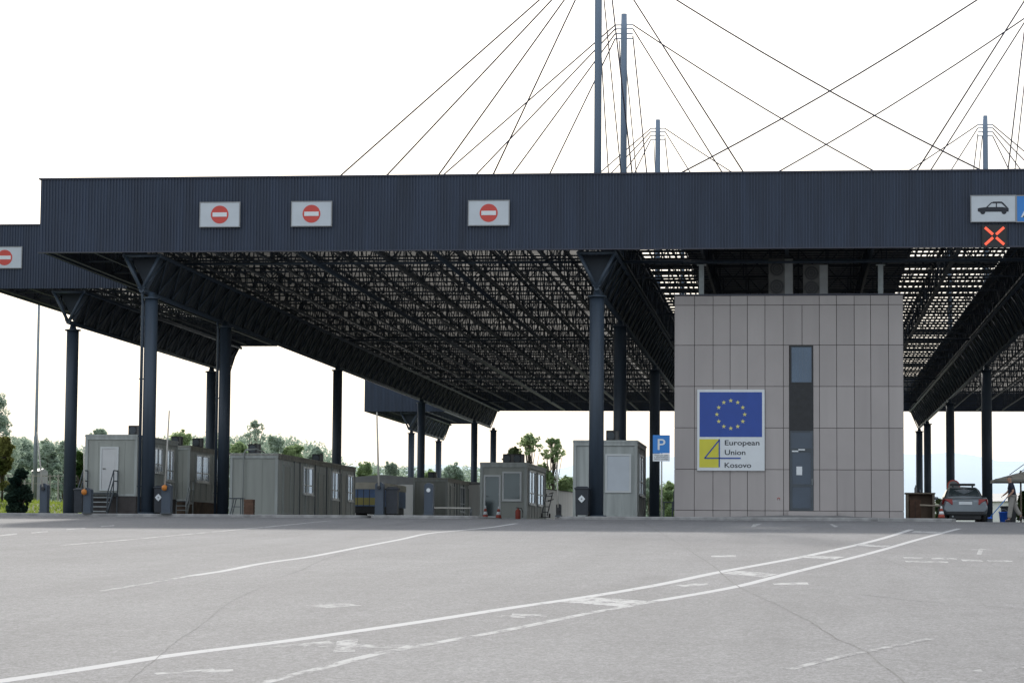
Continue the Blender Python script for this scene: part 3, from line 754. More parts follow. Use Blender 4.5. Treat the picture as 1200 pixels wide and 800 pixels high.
p = MB(); p.bar(e(842.9, 514.2), e(842.9, 547), .008, .045); p.bar(e(843, 515.2), e(825.8, 536.5), .008, .05); p.bar(e(825.5, 536.6), e(868, 536.6), .008, .05)
p.build('figure_four', m_blue, ye)
for s_, px0, px1, py in (('European', 849.4, 890, 521.3), ('Union', 849.4, 873.5, 532.6), ('Kosovo', 849.2, 880.3, 547.6)):
    q0 = at(px0, py, YE); q1 = at(px1, py, YE); text(s_, .285, q0.x, YE-.006, q0.z, m_letter, eu, q1.x-q0.x, True)

# parking sign on its pole
YP = D*.998
x0, x1, z0, z1 = lightpanel(765, 509.6, 785, 530.9, YP); _, _, zp0, _ = lightpanel(765, 530.9, 785, 540.2, YP)
pk = thing('parking_sign', 'blue square sign with a white P and small text plate on a thin pole', 'sign', ((x0+x1)/2, YP, ISL))
p = MB(); p.box(x0, x1, YP, YP+.03, z0, z1); p.build('panel', m_pblue, pk)
p = MB(); p.box(x0, x1, YP, YP+.03, zp0, z0-.012); pl = p.build('text_plate', m_signw, pk)
text('P', .62, x0+.19, YP-.004, z0+.135, m_signw, pk, .30, True)
for i in range(3):
    text(('Vetem per stafin', 'e pikes kufitare', 'Samo osoblje')[i], .075, x0+.06, YP-.004, z0-.10-i*.075, m_letter, pl, .54)
p = MB(); p.tube([(x1-.32, YP+.06, ISL), (x1-.32, YP+.06, z1)], .03, 10); p.build('pole', m_pale, pk)

# ---------------------------------------------------------------- cabins
def cab(label, px_l, px_r, Ya, Yb, z0, z1, front, side, plinth=None, sections=1, weathered=False, group='grey container cabins', matf=None, acs=()):
    """container cabin: front face between px_l and px_r at depth Ya, right side running back to Yb.
    front / side: lists of (kind, u0, u1, v0, v1) in fractions of the face"""
    x0 = at(px_l, 580, Ya).x; x1 = at(px_r, 580, Ya).x; w = x1-x0; hh = z1-z0; Ln = Yb-Ya
    t = thing('container_cabin', label, 'cabin', (x0, Ya, 0), group)
    p = MB(); p.box(x0+.06, x1-.06, Ya+.06, Yb-.06, z0+.02, z1-.04)
    # vertical sheet seams on the front, ribs on the side
    n = max(2, int(w/.55))
    for i in range(1, n): xx = x0+w*i/n; p.box(xx-.012, xx+.012, Ya+.045, Ya+.06, z0+.1, z1-.3)
    p.build('wall', matf or m_cab, t)
    sd_ = MB(); sd_.box(x1-.06, x1-.045, Ya+.12, Yb-.12, z0+.1, z1-.3)
    ns = int(Ln/1.15)
    for i in range(1, ns): yy = Ya+Ln*i/ns; sd_.box(x1-.045, x1-.02, yy-.02, yy+.02, z0+.1, z1-.3)
    sd_.build('side_panel', m_cabs, t)
    fr = MB(); pw = .13; pr = .23
    fr.bbox(x0, x1, Ya, Ya+.14, z1-pr, z1, .012); fr.bbox(x0, x1, Ya, Ya+.14, z0, z0+.10, .008)
    for xx in (x0, x1-pw):
        for yy in (Ya, Yb-.14): fr.bbox(xx, xx+pw, yy, yy+.14, z0+.101, z1-pr-.001, .01)
    fr.box(x1-.13, x1-.003, Ya+.141, Yb, z0, z0+.10); fr.box(x0+.003, x0+.13, Ya+.141, Yb, z0, z0+.10)
    for k_ in range(1, sections):
        yy = Ya+Ln*k_/sections; fr.box(x1-.06, x1+.012, yy-.09, yy+.09, z0+.101, z1-pr-.001)
    fr.build('frame', m_rim, t)
    if sections > 1:
        for u_ in (.19, .26, .45, .60, .78):
            p = MB(); p.box(x1-.044, x1-.005, Ya+Ln*u_-.05, Ya+Ln*u_+.05, z0+.101, z1-pr-.003); p.build('post', m_rail, t)
    rf = MB(); rf.box(x1-.13, x1+.004, Ya+.141, Yb, z1-pr, z1-.002); rf.box(x0, x0+.13, Ya+.141, Yb, z1-pr, z1-.002); rf.box(x0+.131, x1-.131, Ya+.142, Yb-.05, z1-.10, z1-.05)
    rf.box(x0+.131, x1-.131, Yb-.05, Yb, z1-pr, z1-.002)
    rf.bar((x0-.02, Ya-.012, z1-.06), (x1+.02, Ya-.012, z1-.06), .03, .05); rf.bar((x1+.02, Ya, z1-.06), (x1+.02, Yb, z1-.06), .03, .05)
    rf.build('roof', m_rusty if weathered else m_rim, t)
    if plinth:
        p = MB(); p.box(x0+.04, x1-.04, Ya+.04, Yb-.04, ISL-.02, z0-.002); p.build('plinth', plinth, t)
    for kd, u0, u1, v0, v1 in front:
        xa, xb_, za, zb_ = x0+w*u0, x0+w*u1, z0+hh*v0, z0+hh*v1
        m = MB(); framerect(m, xa, xb_, za, zb_, .075, Ya+.005, Ya+.07)
        if kd == 'door':
            o = m.build('door', m_offw, t); m = MB(); m.box(xa+.08, xb_-.08, Ya+.03, Ya+.06, za+.08, zb_-.08); m.box(xa+.16, xb_-.16, Ya+.024, Ya+.03, za+.2, zb_-.2)
            m.build('leaf', m_white, o); m = MB(); m.bar((xa+.14, Ya-.01, (za+zb_)/2), (xa+.26, Ya-.01, (za+zb_)/2), .03); m.bar((xa+.14, Ya-.01, (za+zb_)/2), (xa+.14, Ya+.03, (za+zb_)/2), .025); m.build('handle', m_black, o)
        elif kd == 'glassdoor':
            o = m.build('door', m_offw, t); m = MB(); m.box(xa+.08, xb_-.08, Ya+.03, Ya+.04, za+.08, zb_-.08); m.build('pane', m_glass, o)
            m = MB(); m.bar((xa+.12, Ya-.01, (za+zb_)/2), (xa+.22, Ya-.01, (za+zb_)/2), .03); m.bar((xa+.12, Ya-.01, (za+zb_)/2), (xa+.12, Ya+.03, (za+zb_)/2), .025); m.build('handle', m_black, o)
        elif kd == 'shutter':
            o = m.build('window', m_offw, t); m = MB(); m.box(xa+.08, xb_-.08, Ya+.03, Ya+.05, za+.08, zb_-.08); m.build('shutter', m_sign, o)
        else:
            o = m.build('window', m_offw, t); m = MB(); m.box(xa+.08, xb_-.08, Ya+.03, Ya+.04, za+.08, zb_-.08); m.build('pane', m_glassb if kd == 'blindwin' else m_glass, o)
            m = MB(); m.box(xa-.03, xb_+.03, Ya-.03, Ya+.004, za-.03, za); m.build('sill', m_offw, o)
    for kd, u0, u1, v0, v1 in side:
        ya, yb_, za, zb_ = Ya+Ln*u0, Ya+Ln*u1, z0+hh*v0, z0+hh*v1; X = x1-.045
        m = MB(); w_f = .075
        m.box(X-.02, X+.055, ya, yb_, zb_-w_f, zb_); m.box(X-.02, X+.055, ya, yb_, za, za+w_f); m.box(X-.02, X+.055, ya, ya+w_f, za+w_f, zb_-w_f); m.box(X-.02, X+.055, yb_-w_f, yb_, za+w_f, zb_-w_f)
        if kd == 'window':
            ym = (ya+yb_)/2; m.box(X-.01, X+.05, ym-.03, ym+.03, za+w_f, zb_-w_f); zq = za+(zb_-za)*.33; m.box(X-.01, X+.048, ya+w_f, ym-.03, zq-.025, zq+.025); m.box(X-.01, X+.048, ym+.03, yb_-w_f, zq-.025, zq+.025)
        o = m.build('door' if kd == 'door' else 'window', m_offw if kd == 'window' else m_rim, t)
        m = MB(); m.box(X-.01, X+.02, ya+w_f+.001, yb_-w_f-.001, za+w_f+.001, zb_-w_f-.001); m.build('leaf' if kd == 'door' else 'pane', m_cab if kd == 'door' else m_glassb, o)
        if kd == 'window':
            m = MB(); m.box(X+.056, X+.10, ya-.05, yb_+.05, za-.05, za); m.build('sill', m_offw, o)
    for (u, v) in acs:
        aircon(x0+w*u, Ya+Ln*v, z1, label)
    return t, x0, x1
account = [0]
def aircon(x, y, z, where):
    account[0] += 1
    t = thing('air_conditioner', acl[account[0]-1], 'air conditioner', (x, y, z), 'small fan units on cabin roofs')
    p = MB(); p.bbox(x-.26, x+.26, y, y+.30, z+.04, z+.48, .02); p.build('casing', m_black, t)
    p = MB(); p.box(x+.13, x+.25, y-.012, y-.002, z+.07, z+.45); p.build('service_panel', m_ac, t)
    p = MB(); p.disc_y(x-.07, y-.02, z+.26, .16, 20, .015); p.build('fan', m_rail, t)
    p = MB(); p.box(x-.22, x-.16, y-.03, y+.36, z, z+.04); p.box(x+.16, x+.22, y-.03, y+.36, z, z+.04); p.build('foot_rail', m_ac, t)
acl = ['fan unit on the roof of the cabin with the white door', 'fan unit on the roof of the brown plinth cabin, nearer one', 'fan unit on the roof of the brown plinth cabin, farther one',
       'fan unit over the front end of the long cabin row', 'fan unit near the far end of the long cabin row',
       'left one of two fan units on the glazed cabin with cones beside it', 'right one of two fan units on the glazed cabin with cones beside it',
       'fan unit half hidden by the column on the pale cabin beside the wheelie bin', 'fan unit on the low distant cabin row behind the barrier']
zc0, zc1 = .99, 3.68
Yc1 = D*1.09
c1, c1x0, c1x1 = cab('grey raised cabin with white door and steel steps by the leftmost columns', 98.5, 160, Yc1, D*1.164, zc0, zc1, [('door', .29, .64, .09, .80)], [('window', .42, .62, .42, .84), ('window', .72, .9, .3, .84)], m_plinth, acs=[(.72, .25)])
cab('grey raised cabin on a brown plinth behind the one with steps', 204, 222, D*1.213, D*1.30, zc0, zc1, [], [('window', .16, .48, .36, .86), ('window', .62, .92, .36, .86)], m_brownp, weathered=True, acs=[(-.2, .1), (.5, .35)])
cab('long row of joined weathered grey cabins ending near the truck', 268.5, 325.2, D*1.10, D*1.30, ISL+.02, ISL+2.79,
    [], [('door', .07, .15, .05, .84), ('window', .30, .42, .40, .86), ('door', .49, .56, .05, .80), ('window', .66, .76, .36, .86), ('door', .80, .87, .05, .84), ('window', .89, .97, .36, .84)], None, 3, True, acs=[(.30, .10), (.55, .72)])
cab('grey glazed cabin with glass door and two roof units between the cones', 562.3, 617.6, D*1.16, D*1.25, ISL+.02, ISL+2.62, [('glassdoor', .08, .44, .03, .78), ('win', .47, .88, .33, .84)], [('window', .12, .42, .28, .88), ('window', .56, .90, .28, .88)], None, 1, acs=[(.46, .3), (.68, .3)], matf=m_cab)
cab('pale grey cabin with shuttered window behind the wheelie bin and thick column', 671.3, 747, D*1.035, D*1.095, ISL+.02, at(700,515.5,D*1.035).z, [('shutter', .50, .90, .32, .82)], [('window', .25, .75, .30, .84)], None, 1, matf=m_rim, acs=[(.56, .3)])
cab('low distant cabin row seen between the barrier cabinet and the glazed cabin', 484, 524.5, D*1.50, D*1.67, ISL+.02, ISL+2.79, [], [('door', .08, .18, .05, .84), ('window', .34, .48, .3, .86), ('door', .58, .68, .05, .84), ('window', .8, .94, .1, .86)], None, 3, True, acs=[(.2, .3)])
cab('farthest grey cabin half hidden behind the distant columns left of the barrier', 470, 489, D*1.85, D*2.0, ISL+.02, ISL+2.79, [('win', .2, .6, .3, .8)], [('window', .3, .6, .3, .8)], None, 1)
# conduit on the long cabin
cd_t = MB(); p0 = at(285, 560, D*1.10-.06)
cd_t.tube([(p0.x, p0.y, ISL), (p0.x, p0.y, ISL+2.75), (p0.x+.1, p0.y, ISL+2.93), (p0.x+.5, p0.y+.3, ISL+2.98), (p0.x+.75, p0.y+.8, ISL+2.85)], .035, 8)
tag(cd_t.build('cable_conduit', m_rim), 'thin grey conduit rising up the end wall of the long cabin row', 'conduit')

# steps
def steps(label, x0, x1, y1, ztop, n=5, run=.24, railm=m_rail):
    t = thing('entrance_steps', label, 'steps', ((x0+x1)/2, y1, ISL)); rise = (ztop-ISL)/n
    for i in range(n):
        ya = y1-.7-(n-1-i)*run if i < n-1 else y1-.7
        p = MB(); p.box(x0+.05, x1-.05, ya, ya+run+.03 if i < n-1 else y1-.02, ISL+rise*(i+1)-.04, ISL+rise*(i+1)); p.build('tread', m_galv if i < n-1 else m_rail, t)
    yb = y1-.7-(n-1)*run
    for x in (x0, x1):
        p = MB(); p.bar((x, yb, ISL+.05), (x, y1-.7, ztop-.05), .04, .16); p.bar((x, y1-.7, ztop-.1), (x, y1, ztop-.1), .04, .10); p.bar((x, y1-.08, ISL), (x, y1-.08, ztop), .05)
        p.build('stringer', railm, t)
        p = MB()
        for zz in (.95, .5): p.tube([(x, yb+.02, ISL+.12+zz-.12), (x, y1-.7, ztop+zz), (x, y1-.05, ztop+zz)], .028, 8)
        for yy, zz in ((yb+.02, ISL), (y1-.7, ztop), (y1-.05, ztop)): p.tube([(x, yy, zz), (x, yy, zz+.95)], .024, 8)
        p.build('handrail', railm, t)
sx0 = at(105, 580, Yc1-1.2).x; sx1 = at(117.5, 580, Yc1-1.2).x
sxa = at(116, 560, Yc1).x-.15
steps('dark steel steps with handrails leading up to the white cabin door', sxa-.35, sxa+.75+.25, Yc1, zc0+.15, 5)
steps('small pale railed steps between the two raised cabins', at(207,590,D*1.2).x-.3, at(216,590,D*1.2).x+.15, D*1.212, zc0, 4, railm=m_galv)

# ---------------------------------------------------------------- barrier cabinets with raised arms
def barrier(label, px, pyt, Y, wpx=9, arm_top=None, lean=0, lamp=False, dark=False, armr=.032, lampoff=0):
    p0 = at(px, 600, Y); w = wpx/F*Y; x = p0.x; zt_ = at(px, pyt, Y).z
    t = thing('barrier_gate', label, 'barrier', (x, Y, ISL), 'rounded barrier cabinets with raised arms')
    hh = zt_-ISL; r = w/2; prof = [(x-r, ISL+.05), (x-r, zt_-r*.75)] + [(x+r*math.cos(q), zt_-r*.75+r*.75*math.sin(q)) for q in [math.pi*(1-i/8) for i in range(1, 8)]] + [(x+r, zt_-r*.75), (x+r, ISL+.05)]
    p = MB(); p.prism_y(prof, Y, Y+.38); cb = p.build('cabinet', m_black if dark else m_bluec, t)
    p = MB(); p.box(x-r-.03, x+r+.03, Y-.03, Y+.41, ISL-.01, ISL+.05); p.build('base', m_rail, t)
    p = MB(); p.prism_y([(q[0]*.98+x*.02, q[1]+.004) for q in prof[1:-1]], Y+.02, Y+.36); p.build('hood', m_grey if not dark else m_rail, cb)
    p = MB(); p.box(x-r*.75, x+r*.75, Y-.008, Y-.002, ISL+.14, zt_-.34); p.build('front_door', m_bluec if not dark else m_black, cb)
    if arm_top:
        q = at(arm_top[0], arm_top[1], Y); xa = x+lampoff
        p = MB(); p.tube([(xa, Y-.08, zt_-.25), (q.x, Y-.08, q.z)], [armr*1.15, armr*.85], 8); p.build('arm', m_pale, t)
        p = MB(); p.tube([(xa, Y-.16, zt_-.22), (xa, Y+.02, zt_-.22)], .07, 10); p.build('pivot', m_black, t)
    if lamp:
        p = MB(); p.lathe((x+lampoff, Y-.14, zt_-.32), [(.02, .02), (.08, .05), (.11, .12), (.10, .21), (.04, .25)], 14); p.build('lamp', m_orange, t)
barrier('rounded dark barrier cabinet on the grass edge with a leaning pale arm', 50.3, 566, D*.995, 9, (44, 506))
barrier('barrier cabinet at the foot of the steel steps with an orange lamp', 101.5, 571, D*.99, 9, (99, 523), lamp=True, lampoff=-.08)
barrier('barrier cabinet between columns with an orange lamp and tall upright arm', 194, 566, D*.99, 11, (199, 481), lamp=True, lampoff=-.03)
barrier('barrier cabinet beside the tall dark bin with the longest white arm', 444, 564.5, D*.995, 10, (442, 483), armr=.035)
barrier('barrier cabinet against the distant column with a small white reader plate', 502, 565.5, D*.995, 10.5)
barrier('small black barrier post with a short raised arm before the white sheeting', 654.2, 590, D*1.0, 5.5, (653, 543), dark=True, armr=.025)
q = at(502, 574, D*.995-.02); p = MB(); p.disc_y(q.x, D*.995-.03, q.z, .08, 18, .015)
tag(p.build('card_reader', m_signw), 'small round white reader on the barrier cabinet by the distant column', 'card reader')
# horizontal booms
def boom(label, pa, pb, Y, m=m_pale):
    a_, b_ = at(*pa, Y), at(*pb, Y)
    t = thing('boom_barrier', label, 'barrier', (a_.x, Y, ISL), 'lowered boom arms')
    p = MB(); p.tube([a_, b_], .035, 8); p.build('arm', m, t)
    p = MB(); p.tube([(b_.x, Y, ISL), (b_.x, Y, b_.z)], .03, 8); p.build('post', m_rail, t)
boom('pale lowered boom in front of the low distant cabin row', (508, 594.8), (552, 595.2), D*1.02)
boom('tan lowered boom beside the brown counter and the parked car', (1078, 591.5), (1103, 592.5), D*1.01, m_tan)

# ---------------------------------------------------------------- bins
def wheelie(label, pxl, pxr, pyt, Y, mark=False, wheels=True):
    x0, x1 = at(pxl, 600, Y).x, at(pxr, 600, Y).x; zt_ = at((pxl+pxr)/2, pyt, Y).z; w = x1-x0; zb_ = ISL
    t = thing('wheelie_bin', label, 'bin', ((x0+x1)/2, Y, ISL), 'dark wheeled refuse bins')
    p = MB(); b0 = w*.08
    p.rings([[(x0+b0, Y+.05, zb_+.06), (x1-b0, Y+.05, zb_+.06), (x1-b0, Y+w*.95, zb_+.06), (x0+b0, Y+w*.95, zb_+.06)], [(x0+.03, Y, zt_-.12), (x1-.03, Y, zt_-.12), (x1-.03, Y+w, zt_-.12), (x0+.03, Y+w, zt_-.12)]], True, False)
    p.build('body', m_bin, t)
    p = MB(); p.bbox(x0-.01, x1+.01, Y-.03, Y+w+.05, zt_-.12, zt_-.05, .02); p.rings([[(x0+.02, Y+.02, zt_-.05), (x1-.02, Y+.02, zt_-.05), (x1-.02, Y+w, zt_-.05), (x0+.02, Y+w, zt_-.05)], [(x0+.1, Y+.12, zt_), (x1-.1, Y+.12, zt_), (x1-.1, Y+w, zt_), (x0+.1, Y+w, zt_)]], True, False)
    p.build('lid', m_bin, t)
    if wheels:
        for x in (x0+.02, x1-.08):
            p = MB(); p.tube([(x, Y+w*.9, ISL+.1), (x+.06, Y+w*.9, ISL+.1)], .1, 14); p.build('wheel', m_tyre, t)
    if mark:
        cx = (x0+x1)/2; cz = zb_+(zt_-zb_)*.58
        p = MB(); p.prism_y([(cx-.14, cz), (cx, cz-.15), (cx+.14, cz), (cx, cz+.15)], Y-.012, Y-.004) ; p.disc_y(cx, Y-.016, cz, .11, 20, .003); o = p.build('recycling_mark', m_signw, t)
        p = MB(); p.disc_y(cx, Y-.021, cz, .035, 12, .003); p.build('symbol', m_grey, o)
wheelie('dark wheelie bin with white round mark left of the thick mast column', 673, 690, 569.5, D*.992, True)
wheelie('tall dark bin beside the barrier cabinet with the long white arm', 451, 466, 570, D*.997, wheels=False)
wheelie('dark wheelie bin with white round mark between the barrier lamp and drainpipe', 179.5, 191, 568.5, D*.998, True)
wheelie('plain dark bin at the foot of the leftmost column', 85.5, 96, 571, D*1.02)

# ---------------------------------------------------------------- cones
def cone(label, px, pyt, Y):
    q = at(px, 600, Y); hh = at(px, pyt, Y).z-ISL; hh = max(.45, hh)
    t = thing('traffic_cone', label, 'traffic cone', (q.x, Y, ISL), 'red and white traffic cones')
    p = MB(); p.bbox(q.x-.19, q.x+.19, Y-.19, Y+.19, ISL, ISL+.04, .01); p.build('base', m_black, t)
    lv = [(.0, .14), (.3, .105), (.55, .075), (.78, .05), (1, .025)]; ms = [m_cone, m_signw, m_cone, m_signw]
    for i in range(4):
        p = MB(); p.lathe((q.x, Y, ISL+.04), [(lv[i][1], lv[i][0]*hh), (lv[i+1][1], lv[i+1][0]*hh)], 16); p.build('band', ms[i], t)
cone('striped cone at the left corner of the glazed cabin', 568.7, 593.5, D*1.13)
cone('striped cone under the window of the glazed cabin', 584.3, 594, D*1.13)
cone('striped cone left of the silver car by the kerb nose', 1103.2, 600, D*1.0)

# extinguisher by the glazed cabin
q = at(607, 600, D*1.14)
ex = thing('fire_extinguisher', 'red fire extinguisher standing in front of the glazed cabin corner', 'fire extinguisher', (q.x, q.y, ISL))
p = MB(); p.lathe((q.x, q.y, ISL), [(.1, 0), (.12, .03), (.12, .38), (.08, .45), (.03, .48), (.03, .52)], 16); p.build('cylinder', m_cone, ex)
p = MB(); p.tube([(q.x, q.y, ISL+.5), (q.x+.15, q.y, ISL+.52), (q.x+.22, q.y, ISL+.35), (q.x+.2, q.y, ISL+.1)], .02, 6); p.build('hose', m_black, ex)
p = MB(); p.box(q.x-.1, q.x+.03, q.y-.02, q.y+.02, ISL+.52, ISL+.55); p.build('handle', m_black, ex)
# small coiled hose reel on a stand beside glazed cabin
q = at(640.5, 600, D*1.06)
st = thing('hand_truck', 'small dark hand truck leaning at the far corner of the glazed cabin', 'hand truck', (q.x, q.y, ISL))
p = MB()
for s_ in (-.12, .12): p.bar((q.x+s_-.1, q.y, ISL+.08), (q.x+s_+.12, q.y, ISL+1.0), .04)
for k_ in range(4): zz = ISL+.25+k_*.22; xx = q.x-.1+(zz-ISL)*.22; p.bar((xx-.12, q.y, zz), (xx+.12, q.y, zz), .035)
p.build('frame', m_black, st)
p = MB(); p.box(q.x-.3, q.x+.08, q.y-.16, q.y+.04, ISL+.02, ISL+.05); p.build('toe_plate', m_black, st)
p = MB(); p.tube([(q.x+.1, q.y-.02, ISL+1.0), (q.x+.28, q.y-.02, ISL+1.05)], .02, 8); p.tube([(q.x+.05, q.y-.02, ISL+.72), (q.x+.3, q.y-.02, ISL+.78)], .02, 8); p.build('handle', m_black, st)
for s_ in (-.2, .12):
    p = MB(); p.tube([(q.x+s_-.03, q.y+.06, ISL+.1), (q.x+s_+.03, q.y+.06, ISL+.1)], .1, 14); p.build('wheel', m_tyre, st)

# folding table and brown box left
x0, x1, _, zz = lightpanel(267, 583, 284, 600, D*1.03)
tb = thing('folding_table', 'small dark framed table against the end of the long cabin row', 'table', ((x0+x1)/2, D*1.03, ISL))
p = MB(); p.bbox(x0, x1, D*1.03, D*1.03+.5, zz-.04, zz, .01); p.build('tabletop', m_rail, tb)
for xx, dx in ((x0+.08, .16), (x1-.08, -.0)):
    for yy in (D*1.03+.05, D*1.03+.45):
        p = MB(); p.bar((xx+dx, yy, zz-.04), (xx, yy, ISL), .03); p.build('leg', m_rail, tb)
p = MB(); p.bar((x0+.15, D*1.03+.05, ISL+.35), (x1-.08, D*1.03+.05, ISL+.35), .03); p.build('crossbar', m_rail, tb)
x0, x1, _, zz = lightpanel(285.5, 584.5, 296.5, 600, D*1.06)
bxx = thing('crate', 'brown wooden crate beside the small table at the long cabin row', 'crate', (x0, D*1.06, ISL))
p = MB(); p.box(x0+.02, x1-.02, D*1.06+.02, D*1.06+.38, ISL, zz-.01); p.build('panel', m_brown, bxx)
p = MB()
for i in range(5): za = ISL+i*(zz-ISL)/5; p.box(x0, x1, D*1.06, D*1.06+.4, za+.01, za+(zz-ISL)/5-.015)
p.build('slat', m_brown, bxx)
# bench near the building's left side
x0, x1, _, zz = lightpanel(776.5, 587.5, 789.5, 600, D*1.04)
bn = thing('metal_bench', 'dark metal bench beside the left wall of the control building', 'bench', ((x0+x1)/2, D*1.04, ISL))
yb_ = D*1.04
p = MB(); p.bbox(x0, x1-.02, yb_, yb_+.45, zz-.04, zz, .01); p.build('seat', m_rail, bn)
p = MB(); p.bar((x1-.03, yb_+.02, ISL+.3), (x1+.02, yb_+.02, ISL+1.15), .04); p.bar((x1-.03, yb_+.43, ISL+.3), (x1+.02, yb_+.43, ISL+1.15), .04); p.box(x1-.02, x1+.02, yb_+.04, yb_+.41, ISL+.8, ISL+1.1); p.build('backrest', m_rail, bn)
for xx in (x0+.04, x1-.06):
    for yy in (yb_+.03, yb_+.42):
        p = MB(); p.bar((xx, yy, ISL), (xx, yy, zz-.04), .035); p.build('leg', m_rail, bn)
# counter at right
x0, x1, _, zz = lightpanel(1062, 577, 1095.5, 600, D*1.10)
ct = thing('counter', 'tan counter with brown cabinet between the building and the parked car', 'counter', ((x0+x1)/2, D*1.1, ISL)); yy = D*1.10
p = MB(); p.bbox(x0-.05, x1+.03, yy-.05, yy+.7, zz-.06, zz, .015); p.build('countertop', m_tan, ct)
p = MB(); p.box(x0, x1, yy+.3, yy+.6, ISL, zz-.062); p.build('back_panel', m_brownp, ct)
for xx in (x0, x1-.1): p = MB(); p.box(xx, xx+.1, yy, yy+.3, ISL, zz-.062); p.build('leg', m_tan, ct)
p = MB(); p.box(x0+.14, x0+.62, yy+.02, yy+.29, ISL+.02, zz-.3); cbn = p.build('cabinet', m_brown, ct)
p = MB(); p.box(x0+.37, x0+.385, yy+.005, yy+.018, ISL+.06, zz-.34); p.build('door_gap', m_black, cbn)
for i, (px, hgt) in enumerate(((1073, .32), (1077.5, .22))):
    q = at(px, 577, yy+.2); p = MB(); p.lathe((q.x, yy+.2, zz), [(.05, 0), (.055, .02), (.055, hgt*.6), (.02, hgt*.8), (.02, hgt)], 12)
    tag(p.build('bottle', m_glassd if i else m_grey), ('taller pale bottle on the tan counter', 'shorter dark bottle on the tan counter')[i], 'bottle')

# round sign near car
q = at(1117.5, 569.5, D*1.12)
rs = thing('round_road_sign', 'round road sign showing its rim on a post behind the silver car', 'sign', (q.x, q.y, ISL))
p = MB(); p.disc_y(q.x, q.y, q.z, .28, 28, .02); p.build('rim', m_red, rs)
p = MB(); p.disc_y(q.x, q.y-.006, q.z, .23, 28, .004); p.build('face', m_grey, rs)
p = MB(); p.tube([(q.x, q.y+.05, ISL), (q.x, q.y+.05, q.z+.2)], .03, 8); p.build('post', m_galv, rs)

# poles
def lamp_pole(label, pb, pt, Y, r0, r1, head=True, m=m_pole):
    a_, b_ = at(*pb, Y), at(*pt, Y); a_ = Vector((a_.x, Y, gz(a_.x, Y)))
    b_.x = a_.x
    t = thing('street_lamp', label, 'street lamp', a_)
    p = MB(); p.tube([a_, a_.lerp(b_, .3), a_.lerp(b_, .31), b_], [r0, r0*.92, r0*.72, r1], 14); p.build('pole', m, t)
    p = MB(); p.lathe(a_, [(r0*1.8, 0), (r0*1.8, .04), (r0, .05)], 12); p.build('base', m, t)
    if head:
        p = MB(); p.tube([b_, b_+Vector((.2, 0, .25)), b_+Vector((1.2, 0, .35))], r1*.8, 8); p.build('arm', m, t)
        p = MB(); p.bbox(b_.x+1.1, b_.x+1.7, Y-.14, Y+.14, b_.z+.30, b_.z+.42, .03); p.build('lamp_head', m_grey, t)
lamp_pole('tall tapering grey lamp pole rising from the grass at far left', (41, 560), (47, 330), D*1.55, .14, .07)

# ---------------------------------------------------------------- sheds, halls, truck
def hall(name, label, cat, pa, pb, Ya, Yb, zt_a, zt_b, m, depth=14, ridge=1.0, seams=True):
    a_, b_ = at(*pa, Ya), at(*pb, Yb); t = thing(name, label, cat, (a_.x, Ya, 0)); z = 0
    dr_ = Vector((b_.x-a_.x, Yb-Ya, 0)); n_ = Vector((-dr_.y, dr_.x, 0)).normalized()*depth
    if n_.y < 0: n_ = -n_
    A = Vector((a_.x, Ya, 0)); B = Vector((b_.x, Yb, 0)); up = Vector((0,0,1)); p = MB()
    p.add([A, B, B+n_, A+n_, A+up*zt_a, B+up*zt_b, B+n_+up*zt_b, A+n_+up*zt_a], [(0,1,5,4),(1,2,6,5),(2,3,7,6),(3,0,4,7)]); p.build('wall', m, t)
    p = MB(); ov = up*.12; R1 = A+n_*.5+up*(zt_a+ridge); R2 = B+n_*.5+up*(zt_b+ridge); s_ = -n_.normalized()*.3
    p.add([A+up*(zt_a+.01)+s_, B+up*(zt_b+.01)+s_, R2, R1, A+n_+up*(zt_a+.01), B+n_+up*(zt_b+.01)], [(0,1,2,3),(3,2,5,4),(0,3,4),(1,5,2)]); p.build('roof', m_grey, t)
    p = MB(); n2 = int(dr_.length/2.2)
    for i in range(1, n2 if seams else 1): q = A.lerp(B, i/n2) - n_.normalized()*.012; p.bar(q, q+up*(zt_a+(zt_b-zt_a)*i/n2), .04, .02)
    if seams: p.build('seam', m_hall, t)
hall('storage_hall', 'long white sheeted hall behind the glazed cabin and short barrier', 'hall', (594, 565), (676, 577), D*1.6, D*2.1, at(600,568,D*1.6).z, at(672,577,D*2.1).z, m_hall, 16, .6, False)
hall('storage_hall', 'low white hall beyond the parked car and the dark right columns', 'hall', (1094, 586), (1215, 583), D*2.6, D*2.5, at(1100,589,D*2.6).z, at(1180,586,D*2.5).z, m_hall, 12)
hall('garden_shed', 'small white shed between the dark shrub and the lamp pole', 'shed', (37, 560), (47, 560), D*1.9, D*1.9, at(40,552,D*1.9).z, at(40,552,D*1.9).z, m_grey, 2, .25)
